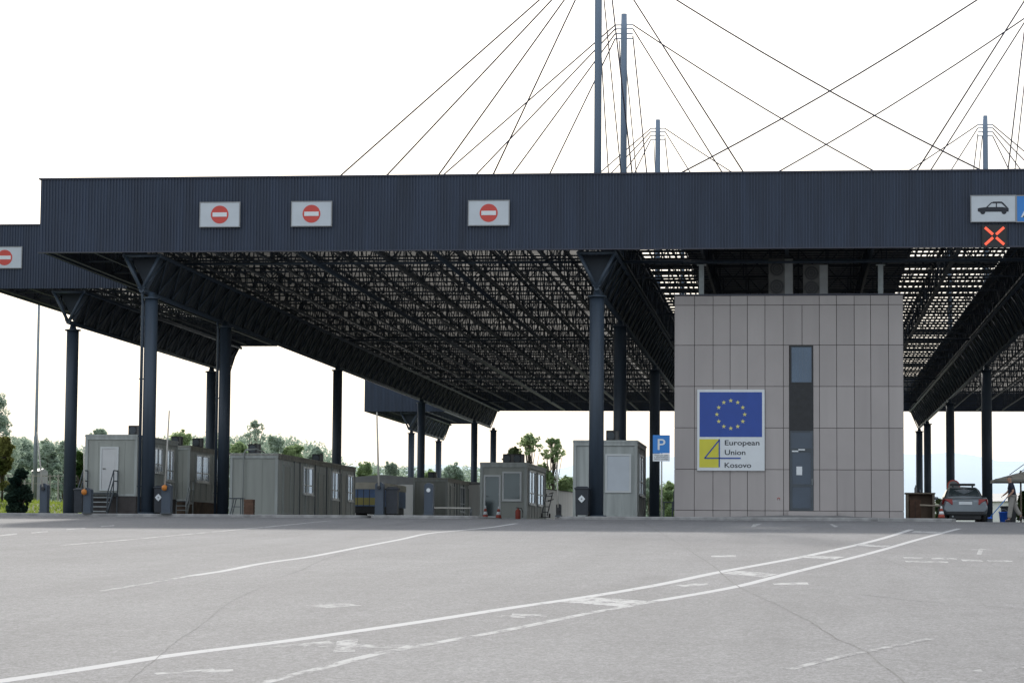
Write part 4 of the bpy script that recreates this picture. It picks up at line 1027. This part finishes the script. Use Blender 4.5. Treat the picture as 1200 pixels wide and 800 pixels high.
# truck
YT = D*1.45; x0, x1, z0, z1 = lightpanel(412, 566, 447, 603, YT)
tk = thing('parked_truck', 'parked truck trailer with cream roof and blue and olive curtain side', 'truck', (x0, YT, 0)); z0 = .0; zt_ = z1
p = MB(); p.box(x0, x1, YT, YT+9, z0+1.15, zt_); p.build('cargo_box', m_tblue, tk)
p = MB(); p.bbox(x0-.03, x1+.03, YT-.03, YT+9.03, zt_-.34, zt_+.05, .03); p.build('roof', m_cream, tk)
p = MB(); zq = z0+1.15+(zt_-z0-1.15)*.05; p.box(x0+.01, x1-.01, YT-.012, YT-.002, zq, zq+.42); p.build('stripe', m_tyel, tk)
p = MB()
for i in range(6): xx = x0+(x1-x0)*i/5; p.box(xx-.02, xx+.02, YT-.02, YT-.013, z0+1.16, zt_-.35)
p.build('curtain_strap', m_rail, tk)
p = MB(); p.box(x0+.1, x1-.1, YT+.1, YT+8.9, z0+.75, z0+1.14); p.build('chassis', m_black, tk)
for xx in (x0+.1, x1-.42):
    for yy in (1.2, 2.5, 7.5):
        p = MB(); p.tube([(xx, YT+yy, .5), (xx+.3, YT+yy, .5)], .5, 20); p.build('wheel', m_tyre, tk)
p = MB(); p.box(x0+.1, x1-.1, YT+.02, YT+.08, z0+.45, z0+.6); p.build('bumper', m_grey, tk)
for xx in (x0+.2, x1-.5): p = MB(); p.box(xx, xx+.3, YT, YT+.02, z0+.46, z0+.58); p.build('tail_light', m_tail, tk)

# awning at right
YW = D*1.25; aw = thing('market_parasol', 'flat pale canvas parasol roped out beside the walking man', 'parasol', (at(1198,600,YW).x, YW, ISL))
P = [at(1166.5, 561, YW), at(1200, 554.5, YW), at(1242, 561, YW)]
p = MB(); ap = at(1204, 551, YW+1.5)
c4 = [Vector((P[0].x, YW, P[0].z)), Vector((P[2].x, YW, P[2].z)), Vector((P[2].x, YW+3.2, P[2].z)), Vector((P[0].x, YW+3.2, P[0].z))]
for i in range(4): p.add([c4[i], c4[(i+1) % 4], ap], [(0,1,2)]); p.add([c4[i], c4[(i+1) % 4], c4[(i+1) % 4]-Vector((0,0,.13)), c4[i]-Vector((0,0,.13))], [(0,1,2,3)])
p.build('canopy', m_canv, aw)
p = MB(); q = at(1196.5, 600, YW+1.5); p.tube([(q.x, YW+1.5, ISL), (q.x, YW+1.5, ap.z)], .045, 10); p.build('pole', m_tan, aw)
for e_ in c4: p = MB(); p.bar((q.x, YW+1.5, ap.z-.35), e_, .03); p.build('rib', m_galv, aw)
p = MB(); p.lathe((q.x, YW+1.5, ISL), [(.3, 0), (.3, .08), (.06, .12)], 16); p.build('base', m_grey, aw)
for pa, pb in (((1183, 556), (1215, 533)), ((1194, 554), (1225, 533))):
    a_, b_ = at(*pa, YW+1), at(*pb, YW+1); p = MB(); p.tube([a_, b_], .02, 6); p.build('rope', m_rail, aw)
p = MB(); mq = at(1225, 533, YW+1); p.tube([(mq.x, mq.y, ISL), (mq.x, mq.y, mq.z+.1)], .05, 8); p.build('rope_post', m_galv, aw)

# ---------------------------------------------------------------- car
YC = D*1.035
xc = at(1131.5, 600, YC).x; W = .89
car = thing('parked_car', 'silver saloon car seen from behind with a dark roof bar', 'car', (xc, YC, 0))
def sec(y, zb_, zw, zt_, w0, w1, w2):     # half-ring from bottom to top: sill, waist, shoulder/top
    h_ = [(w0*.86, zb_), (w0, zb_+.10), (w1, zw), (w1*.985, zw+.10), (w2, zt_-.05), (w2*.86, zt_)]
    return [(xc+a*1, YC+y, z) for a, z in h_] + [(xc-a*1, YC+y, z) for a, z in reversed(h_)]
p = MB()
p.rings([sec(0.0,.42,.55,.86,.78,.83,.74), sec(.06,.38,.56,.98,.84,.87,.79), sec(.25,.36,.58,1.03,.87,.885,.81), sec(.62,.30,.6,1.02,.88,.89,.81), sec(1.4,.22,.6,1.0,.88,.89,.82), sec(2.6,.22,.6,.98,.88,.89,.82),
         sec(3.3,.24,.58,.92,.87,.885,.80), sec(4.1,.27,.54,.82,.84,.86,.74), sec(4.45,.32,.5,.72,.74,.78,.62), sec(4.55,.4,.48,.62,.6,.66,.5)], True, True)
body = p.build('body', m_silver, car, True)
def gsec(y, z0, z1, w0, w1): return [(xc+w0, YC+y, z0), (xc+w1*1.03, YC+y, z1-.07), (xc+w1*.9, YC+y, z1), (xc, YC+y, z1+.02), (xc-w1*.9, YC+y, z1), (xc-w1*1.03, YC+y, z1-.07), (xc-w0, YC+y, z0)]
p = MB(); p.rings([gsec(.62, .99, 1.06, .74, .68), gsec(1.05, .98, 1.33, .765, .60), gsec(1.35, .97, 1.45, .77, .575), gsec(2.2, .97, 1.48, .77, .58), gsec(2.75, .96, 1.42, .77, .57), gsec(3.55, .93, .98, .74, .66)], True, True)
p.build('cabin', m_silver, car, True)
p = MB(); p.add([(xc-.64, YC+.66, 1.065), (xc+.64, YC+.66, 1.065), (xc+.51, YC+1.22, 1.385), (xc-.51, YC+1.22, 1.385)], [(0,1,2,3)]); 
o_ = p.build('rear_window', m_glass, car); o_.location.z += .03; o_.location.y -= .03
for s_ in (-1, 1):
    p = MB(); p.add([(xc+s_*.778, YC+1.15, 1.03), (xc+s_*.778, YC+3.1, 1.0), (xc+s_*.625, YC+2.6, 1.36), (xc+s_*.635, YC+1.45, 1.37)], [(0,1,2,3)]); p.build('side_window', m_glassd, car)
    p = MB(); p.rings([[(xc+s_*.50, YC-.045, .74), (xc+s_*.86, YC+.01, .74), (xc+s_*.905, YC+.3, .78), (xc+s_*.905, YC+.3, .93), (xc+s_*.85, YC+.01, .97), (xc+s_*.52, YC-.03, .96)],
        [(xc+s_*.50, YC+.1, .76), (xc+s_*.80, YC+.16, .76), (xc+s_*.83, YC+.32, .80), (xc+s_*.83, YC+.32, .93), (xc+s_*.78, YC+.15, .97), (xc+s_*.52, YC+.1, .96)]], True, False)
    p.build('tail_light', m_tail, car, True)
    for yy in (.85, 3.65):
        p = MB(); p.tube([(xc+s_*.64, YC+yy, .33), (xc+s_*.85, YC+yy, .33)], .33, 22); wh = p.build('wheel', m_tyre, car)
        p = MB(); p.tube([(xc+s_*.852, YC+yy, .33), (xc+s_*.862, YC+yy, .33)], .2, 16); p.build('rim', m_galv, wh)
    p = MB(); p.bbox(xc+s_*.98-.09, xc+s_*.98+.09, YC+2.95, YC+3.1, .98, 1.10, .03); p.build('mirror', m_silver, car)
p = MB(); p.box(xc-.62, xc+.62, YC+.12, YC+4.2, .17, .42); p.build('underbody', m_black, car)
p = MB(); p.box(xc-.26, xc+.26, YC-.035, YC-.015, .74, .86); pl = p.build('number_plate', m_signw, car)
p = MB(); p.box(xc-.72, xc+.72, YC-.03, YC+.1, .36, .47); p.build('bumper', m_black, car)
p = MB(); p.box(xc-.3, xc+.3, YC-.025, YC+.0, .90, .925); p.build('chrome_strip', m_galv, car)
p = MB(); p.bbox(xc-.50, xc+.50, YC+1.55, YC+1.80, 1.52, 1.62, .02); p.box(xc-.42, xc-.36, YC+1.6, YC+1.75, 1.46, 1.53); p.box(xc+.36, xc+.42, YC+1.6, YC+1.75, 1.46, 1.53); p.build('roof_bar', m_black, car)
p = MB(); p.tube([(xc-.5, YC-.02, .27), (xc-.5, YC+.2, .27)], .035, 10); p.build('exhaust', m_galv, car)

# ---------------------------------------------------------------- man with broom
YM = D*.978; xm0 = at(1185.5, 610, YM).x; zg = 0.0
def V(x, y, z): return (xm0+x, YM+y, zg+z)
def skin(name, joints, edges, radii, m, parent, sub=2, root=0):
    me = bpy.data.meshes.new(name); me.from_pydata(joints, edges, [])
    ob = bpy.data.objects.new(name, me); C.objects.link(ob)
    md = ob.modifiers.new('skin', 'SKIN'); md.use_smooth_shade = True
    sv = me.skin_vertices[0].data if me.skin_vertices else None
    if sv is None:
        import bmesh
        bm = bmesh.new(); bm.from_mesh(me); ly = bm.verts.layers.skin.verify(); bm.to_mesh(me); bm.free(); sv = me.skin_vertices[0].data
    for i, r in enumerate(radii): sv[i].radius = r if isinstance(r, tuple) else (r, r); sv[i].use_root = (i == root)
    s2 = ob.modifiers.new('sub', 'SUBSURF'); s2.levels = sub; s2.render_levels = sub
    bpy.context.view_layer.update(); dg = bpy.context.evaluated_depsgraph_get()
    nm = bpy.data.meshes.new_from_object(ob.evaluated_get(dg)); bpy.data.objects.remove(ob)
    o0 = worldloc(parent)
    for v in nm.vertices: v.co = v.co - o0
    for pl_ in nm.polygons: pl_.use_smooth = True
    nm.materials.clear(); nm.materials.append(m)
    o2 = bpy.data.objects.new(name, nm); C.objects.link(o2); o2.parent = parent; return o2
man = thing('person', 'man in navy shirt and pale trousers walking left and pushing a broom', 'person', (xm0, YM, 0))
J = {'pel': V(.03,0,.93), 'wai': V(.03,0,1.08), 'che': V(0,0,1.27), 'nek': V(-.03,0,1.45), 'nk2': V(-.055,0,1.51), 'hd1': V(-.075,0,1.58), 'hd2': V(-.07,0,1.67),
     'shn': V(-.01,-.17,1.40), 'shf': V(-.01,.17,1.40), 'eln': V(.05,-.23,1.14), 'elf': V(-.10,.22,1.15), 'wrn': V(-.11,-.20,.98), 'wrf': V(-.26,.12,1.02),
     'han': V(-.165,-.19,.945), 'haf': V(-.31,.08,.985),
     'hin': V(.03,-.09,.90), 'hif': V(.03,.09,.90), 'knn': V(-.05,-.09,.50), 'ann': V(-.10,-.09,.10), 'ton': V(-.25,-.09,.045), 'knf': V(.17,.09,.50), 'anf': V(.36,.09,.22), 'tof': V(.30,.09,.06)}
keys = list(J); idx = {k_: i for i, k_ in enumerate(keys)}
E_ = [('pel','wai'),('wai','che'),('che','nek'),('nek','nk2'),('nk2','hd1'),('hd1','hd2'),('che','shn'),('che','shf'),('shn','eln'),('shf','elf'),('eln','wrn'),('elf','wrf'),('wrn','han'),('wrf','haf'),
      ('pel','hin'),('pel','hif'),('hin','knn'),('knn','ann'),('ann','ton'),('hif','knf'),('knf','anf'),('anf','tof')]
RD = {'pel': .13,'wai': .12,'che': .135,'nek': .06,'nk2': .055,'hd1': .085,'hd2': .085,'shn': .06,'shf': .06,'eln': .042,'elf': .042,'wrn': .028,'wrf': .028,'han': .032,'haf': .032,
      'hin': .09,'hif': .09,'knn': .058,'knf': .058,'ann': .04,'anf': .04,'ton': .03,'tof': .03}
body = skin('body', [J[k_] for k_ in keys], [(idx[a], idx[b]) for a, b in E_], [RD[k_] for k_ in keys], m_skin, man)
def sub_skin(name, ks, es, rad, m, extra={}):
    JJ = dict(J); JJ.update(extra); ix = {k_: i for i, k_ in enumerate(ks)}
    return skin(name, [JJ[k_] for k_ in ks], [(ix[a], ix[b]) for a, b in es], rad, m, man)
mid = lambda a, b, t: tuple(Vector(J[a]).lerp(Vector(J[b]), t))
ext = {'mn': mid('shn','eln',.8), 'mf': mid('shf','elf',.8), 'nkb': mid('nek','nk2',.1)}
sub_skin('shirt', ['pel','wai','che','nkb','shn','shf','mn','mf'], [('pel','wai'),('wai','che'),('che','nkb'),('che','shn'),('che','shf'),('shn','mn'),('shf','mf')], [.165,.165,.185,.08,.09,.09,.072,.072], m_shirt, ext)
ext = {'cn': mid('knn','ann',.93), 'cf': mid('knf','anf',.93)}
sub_skin('trousers', ['pel','hin','hif','knn','knf','cn','cf'], [('pel','hin'),('pel','hif'),('hin','knn'),('hif','knf'),('knn','cn'),('knf','cf')], [.155,.125,.125,.10,.10,.085,.085], m_trous, ext)
for a, b in (('ann','ton'), ('anf','tof')):
    A = Vector(J[a]); B = Vector(J[b]); heel = A + Vector((.05,0,-.045)) if a == 'ann' else A+Vector((.07,0,.01))
    skin('shoe', [tuple(heel), tuple(A.lerp(B,.35)+Vector((0,0,-.03))), tuple(B)], [(0,1),(1,2)], [.058,.066,.05], m_shoe, man)
hp_ = MB(); hc = Vector(J['hd2'])
n = 14
rg = []
for k_ in range(6):
    ph = k_/5*math.pi*.5; rg.append([(hc.x+.018+.094*math.cos(ph)*math.cos(q), hc.y+.083*math.cos(ph)*math.sin(q), hc.z+.0+.085*math.sin(ph)) for q in [2*math.pi*i/n for i in range(n)]])
hp_.rings(rg, True, True); hp_.build('hair', m_hair, man)
for key, wr, dirn in (('han','wrn',Vector((-.6,0,-.7))), ('haf','wrf',Vector((-.6,0,-.7)))):
    base = Vector(J[key])
    for i in range(4):
        off = Vector((-.01+.0*i, (-.03+.02*i), -.012-.002*i)); b0 = base+off; l_ = (.030,.034,.032,.025)[i]
        skin('finger', [tuple(b0), tuple(b0+Vector((-l_,0,-.012))), tuple(b0+Vector((-l_*1.2,0,-.012-l_*.8))), tuple(b0+Vector((-l_*.6,0,-.02-l_*1.3)))], [(0,1),(1,2),(2,3)], [.010,.009,.0085,.008], m_skin, man, 1)
    skin('thumb', [tuple(base+Vector((.0,-.02,.0))), tuple(base+Vector((-.02,-.05,-.01))), tuple(base+Vector((-.045,-.045,-.03)))], [(0,1),(1,2)], [.012,.010,.009], m_skin, man, 1)
fc = MB(); hx = Vector(J['hd1'])
fc.rings([[(hx.x-.075, YM-.018, hx.z+.045), (hx.x-.075, YM+.018, hx.z+.045), (hx.x-.11, YM+.02, hx.z+.005), (hx.x-.11, YM-.02, hx.z+.005)], [(hx.x-.06, YM-.02, hx.z+.0), (hx.x-.06, YM+.02, hx.z), (hx.x-.08, YM+.02, hx.z-.01), (hx.x-.08, YM-.02, hx.z-.01)]], True, True); fc.build('nose', m_skin, man)
for s_ in (-1, 1):
    p = MB(); p.lathe((hx.x-.078, YM+s_*.033, hx.z+.045), [(.004,-.008),(.010,0),(.004,.008)], 8); p.build('eye', m_shoe, man)
    p = MB(); p.lathe((hx.x+.01, YM+s_*.088, hx.z+.0), [(.006,0),(.018,.02),(.02,.045),(.008,.065)], 8); p.build('ear', m_skin, man)
p = MB(); p.box(hx.x-.088, hx.x-.075, YM-.022, YM+.022, hx.z-.042, hx.z-.034); p.build('mouth', m_tail, man)
br = thing('broom', 'long handled blue broom held by the walking man', 'broom', V(-.78, .0, 0))
h0 = Vector(J['han'])+Vector((.10, .07, .10)); h1 = Vector(V(-.80, -.02, .17))
p = MB(); p.tube([h0+ (h0-h1).normalized()*.15, h1], .016, 8); p.build('handle', m_pblue, br)
p = MB(); p.bbox(h1.x-.08, h1.x+.08, h1.y-.2, h1.y+.2, .12, .18, .015); p.build('head', m_blueb, br)
p = MB()
for i in range(26):
    for j in range(4): xx = h1.x-.06+j*.04; yy = h1.y-.19+i*.015; p.bar((xx, yy, .12), (xx+random.uniform(-.03,.03), yy, .005), .012)
p.build('bristles', m_bluec, br)
q = at(1177.5, 607, YM+.45)
bk = thing('bucket', 'bright blue bucket on the ground behind the broom', 'bucket', (q.x-.05, YM+.45, 0)); qx = q.x-.05
p = MB(); p.lathe((qx, YM+.45, .0), [(.13, 0), (.17, .36), (.185, .36), (.185, .39), (.16, .39), (.12, .06)], 20); p.build('pail', m_blueb, bk)
p = MB(); p.tube([(qx-.17+.34*i/8, YM+.45, .39+.10*math.sin(math.pi*i/8)) for i in range(9)], .009, 6); p.build('bail', m_galv, bk)
q = at(1183, 600, YM+1.0)
tbn = thing('waste_container', 'black waste container standing behind the walking man', 'bin', (q.x, YM+1.0, 0))
p = MB(); x0, x1 = q.x-.28, q.x+.28; y0 = YM+1.0
p.rings([[(x0+.05,y0+.05,0),(x1-.05,y0+.05,0),(x1-.05,y0+.5,0),(x0+.05,y0+.5,0)],[(x0,y0,.56),(x1,y0,.56),(x1,y0+.55,.56),(x0,y0+.55,.56)]], True, False); p.build('body', m_black, tbn)
p = MB(); p.bbox(x0-.03, x1+.03, y0-.03, y0+.58, .56, .62, .02); p.build('lid', m_black, tbn)

# ---------------------------------------------------------------- vegetation
def leafcloud(mb, c, rad, n, size, flat=.8):
    for _ in range(n):
        while True:
            v = Vector((random.uniform(-1,1), random.uniform(-1,1), random.uniform(-1,1)))
            if .15 < v.length < 1: break
        v = v.normalized()*(v.length**.5)*random.uniform(.75, 1.08)
        p = Vector(c)+Vector((v.x*rad[0], v.y*rad[1], v.z*rad[2]))
        s_ = size*random.uniform(.5, 1.3)
        a_ = Vector((random.gauss(0,1), random.gauss(0,1), random.gauss(0,.7))).normalized(); b_ = a_.cross(Vector((random.gauss(0,1), random.gauss(0,1), random.gauss(0,1)))).normalized()
        mb.add([p-a_*s_, p-b_*s_*.45, p+a_*s_, p+b_*s_*.45], [(0,1,2,3)])
def tree(name, label, cat, px, top, wpx, r, m, dens=1.0, base_frac=.25, airy=False, conical=False, group=None, leaf=None):
    Y = D*r; T = at(px, top, Y); z0 = gz(T.x, Y)-.05; H = T.z-z0; Wd = wpx/F*Y/2*(1 if airy or conical else 1.15)
    t = thing(name, label, cat, (T.x, Y, z0), group)
    tr = MB(); tr.tube([(T.x, Y, z0), (T.x+Wd*.05, Y, z0+H*.4), (T.x-Wd*.03, Y, z0+H*.9)], [max(.07, H*.022), max(.05, H*.015), .03], 8)
    cr = MB(); lf = leaf or max(.09, .00075*Y)
    if conical:
        for k_ in range(10):
            f_ = k_/9; zz = z0+H*(.06+.86*f_); w = Wd*(1-f_*.82)*random.uniform(.8,1.15)
            for _ in range(max(2, int(6*(1-f_)))):
                an = random.uniform(0, 2*math.pi); leafcloud(cr, (T.x+w*.55*math.cos(an), Y+w*.55*math.sin(an), zz-w*.1), (w*.5, w*.5, H*.08), int(90*dens), lf)
    else:
        nb = 26 if airy else 26
        Hc = H*(1-base_frac)
        for k_ in range(nb):
            an = random.uniform(0, 2*math.pi)
            if k_ == 0: f_ = .93
            else: f_ = random.random()**.75
            zz = z0+H*base_frac+Hc*(.08+.84*f_)
            env = math.sqrt(max(.04, 1-max(0, (f_-.35)/.65)**2)) if f_ > .35 else .75+.25*f_/.35
            s_ = Wd*(.20 if airy else .36)*random.uniform(.65, 1.2)
            rr_ = max(0, Wd*env-s_*.6)*math.sqrt(random.random())
            if k_ == 0: rr_ = Wd*.1
            c_ = Vector((T.x+rr_*math.cos(an), Y+rr_*math.sin(an), zz-s_*.35))
            tr.tube([(T.x, Y, z0+H*(base_frac*.7+.3*f_)), ((T.x+c_.x)/2, (Y+c_.y)/2, (z0+H*.5*f_+c_.z)/2+H*.03), tuple(c_)], [.06, .04, .015], 5)
            leafcloud(cr, c_, (s_, s_, s_*.8), int((60 if airy else 270)*dens), lf)
            for _ in range(4):    # stray outer tufts break the outline
                v = Vector((random.gauss(0,1), random.gauss(0,1), random.gauss(0,.9))).normalized()*s_*random.uniform(.9, 1.35); leafcloud(cr, c_+v, (s_*.28, s_*.28, s_*.3), int((16 if airy else 30)*dens), lf*.9)
    tr.build('trunk', m_bark, t); cr.build('crown', m, t); return t
GB = 'hazy trees beyond the crossing'
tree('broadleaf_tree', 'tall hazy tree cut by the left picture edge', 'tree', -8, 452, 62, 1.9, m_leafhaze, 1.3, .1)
tree('broadleaf_tree', 'olive toned bushy tree at the left picture edge above the dark shrub', 'tree', 4, 508, 30, 1.35, m_leafol, 1.0, .1)
tree('dark_shrub', 'dark green shrub on the grass beside the barrier cabinet', 'shrub', 24, 545, 32, 1.2, m_leafdark, 1.3, .03)
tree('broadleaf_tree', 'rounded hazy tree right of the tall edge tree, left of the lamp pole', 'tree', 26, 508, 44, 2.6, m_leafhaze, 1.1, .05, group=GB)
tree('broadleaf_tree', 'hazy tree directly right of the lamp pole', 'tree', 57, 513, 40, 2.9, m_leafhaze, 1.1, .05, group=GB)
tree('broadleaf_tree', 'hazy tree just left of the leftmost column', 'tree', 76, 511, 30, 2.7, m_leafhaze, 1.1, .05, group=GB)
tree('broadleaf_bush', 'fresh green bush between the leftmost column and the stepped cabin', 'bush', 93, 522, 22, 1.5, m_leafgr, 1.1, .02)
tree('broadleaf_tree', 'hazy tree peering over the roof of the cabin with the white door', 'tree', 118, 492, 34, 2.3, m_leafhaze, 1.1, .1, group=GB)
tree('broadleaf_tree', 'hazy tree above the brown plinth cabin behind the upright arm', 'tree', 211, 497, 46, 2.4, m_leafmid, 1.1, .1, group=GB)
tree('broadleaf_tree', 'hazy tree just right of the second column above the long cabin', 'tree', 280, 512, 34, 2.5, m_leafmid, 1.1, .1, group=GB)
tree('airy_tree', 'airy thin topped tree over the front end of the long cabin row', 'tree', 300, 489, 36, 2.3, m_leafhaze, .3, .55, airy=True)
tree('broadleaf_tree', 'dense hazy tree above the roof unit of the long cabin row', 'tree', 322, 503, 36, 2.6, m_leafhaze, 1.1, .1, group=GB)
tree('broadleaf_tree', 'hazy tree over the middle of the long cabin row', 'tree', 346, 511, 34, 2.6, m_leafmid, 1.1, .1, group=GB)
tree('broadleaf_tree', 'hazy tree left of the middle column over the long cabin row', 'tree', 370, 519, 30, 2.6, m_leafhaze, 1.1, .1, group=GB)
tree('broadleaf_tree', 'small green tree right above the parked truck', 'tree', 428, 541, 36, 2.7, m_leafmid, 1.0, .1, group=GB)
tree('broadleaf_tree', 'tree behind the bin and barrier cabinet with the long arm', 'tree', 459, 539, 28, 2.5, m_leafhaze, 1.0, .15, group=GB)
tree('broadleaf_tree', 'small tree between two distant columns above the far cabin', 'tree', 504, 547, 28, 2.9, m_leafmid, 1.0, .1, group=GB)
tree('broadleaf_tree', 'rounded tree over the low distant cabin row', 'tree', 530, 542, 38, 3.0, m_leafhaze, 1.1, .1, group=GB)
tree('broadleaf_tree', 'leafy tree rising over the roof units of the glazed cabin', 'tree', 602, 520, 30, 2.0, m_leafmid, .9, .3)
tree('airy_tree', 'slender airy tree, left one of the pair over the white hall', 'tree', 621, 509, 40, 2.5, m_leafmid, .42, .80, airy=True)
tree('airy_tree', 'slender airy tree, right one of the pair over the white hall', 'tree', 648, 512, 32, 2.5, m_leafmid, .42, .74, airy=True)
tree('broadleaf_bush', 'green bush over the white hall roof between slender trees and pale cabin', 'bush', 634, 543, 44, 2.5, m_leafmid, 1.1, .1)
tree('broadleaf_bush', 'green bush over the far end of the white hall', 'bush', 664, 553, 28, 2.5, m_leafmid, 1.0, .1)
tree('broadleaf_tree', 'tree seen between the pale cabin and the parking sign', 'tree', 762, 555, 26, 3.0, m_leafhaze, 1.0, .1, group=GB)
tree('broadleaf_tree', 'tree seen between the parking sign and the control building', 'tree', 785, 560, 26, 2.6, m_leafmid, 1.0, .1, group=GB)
tree('broadleaf_bush', 'small bush on the low hall line left of the silver car', 'bush', 1101, 580, 14, 2.0, m_leafmid, .8, .1)
tree('broadleaf_bush', 'green bush at the right picture edge behind the walking man', 'bush', 1203, 573, 26, 1.5, m_leafgr, 1.0, .05)
# far woods closing the horizon
wb = MB()
def woodtop(px):
    P_ = [(-60,520),(10,514),(60,520),(95,523),(100,530),(150,530),(190,512),(250,510),(262,512),(300,510),(345,514),(385,527),(400,545),(430,549),(470,546),(500,552),(540,548),(580,552),(630,556),(680,566),(740,568),(800,570)]
    for (a1, b1), (a2, b2) in zip(P_, P_[1:]):
        if a1 <= px <= a2: return b1+(b2-b1)*(px-a1)/(a2-a1)
    return 570
px = -50
while px < 800:
    for r_ in (3.2, 3.7):
        Y_ = D*r_; top = woodtop(px) + random.uniform(-3.5, 6); T = at(px, top, Y_); z0 = gz(T.x, Y_); hh = T.z-z0
        wd_ = random.uniform(1.2, 2.3)
        leafcloud(wb, (T.x, Y_, z0+hh-wd_*.8), (wd_, wd_, wd_), 230, .24)
        leafcloud(wb, (T.x, Y_+2, z0+hh*.42), (2.4, 2.4, hh*.46), 330, .34)
    px += random.uniform(6, 11)
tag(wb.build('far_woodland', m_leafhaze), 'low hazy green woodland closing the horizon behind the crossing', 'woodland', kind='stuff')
# grass
gb = MB()
for _ in range(16000):
    y = 96.6+(random.random()**1.7)*48; x = random.uniform(-.345*y-1.2, -36.6) if y < 106 else random.uniform(-.345*y-1.2, -.262*y)
    if x > -36.6: continue
    z = gz(x, y)-.03; hgt = random.uniform(.06, .22)*(1.6 if random.random() < .12 else 1); dx = random.uniform(-.12, .12); w = random.uniform(.015, .04)
    gb.add([(x-w, y, z), (x+w, y, z), (x+dx, y+random.uniform(-.08,.08), z+hgt)], [(0,1,2)])
tag(gb.build('grass', m_grassb), 'bright green grass verge at the far left', 'grass', kind='stuff')
# wire fence behind the verge
fn = thing('wire_fence', 'low post and rail fence on the grass between the lamp pole and column', 'fence', (at(50,580,D*1.5).x, D*1.5, 1.2))
xa, xb_ = at(-10,558,D*1.5).x, at(98,558,D*1.5).x; zf = at(60,557.5,D*1.5).z; nP = 12
p = MB(); p.bar((xa, D*1.5, zf), (xb_, D*1.5, zf), .06); p.bar((xa, D*1.5, zf-.45), (xb_, D*1.5, zf-.45), .04); p.build('rail', m_rusty, fn)
for i in range(nP): xx = xa+(xb_-xa)*i/(nP-1); p = MB(); p.bar((xx, D*1.5, gz(xx, D*1.5)-.05), (xx, D*1.5, zf+.1), .08); p.build('post', m_rusty, fn)

# ---------------------------------------------------------------- render settings
sc.render.engine = 'CYCLES'
sc.view_settings.view_transform = 'Standard'; sc.view_settings.look = 'None'; sc.view_settings.exposure = 0
sc.cycles.max_bounces = 6; sc.cycles.diffuse_bounces = 3
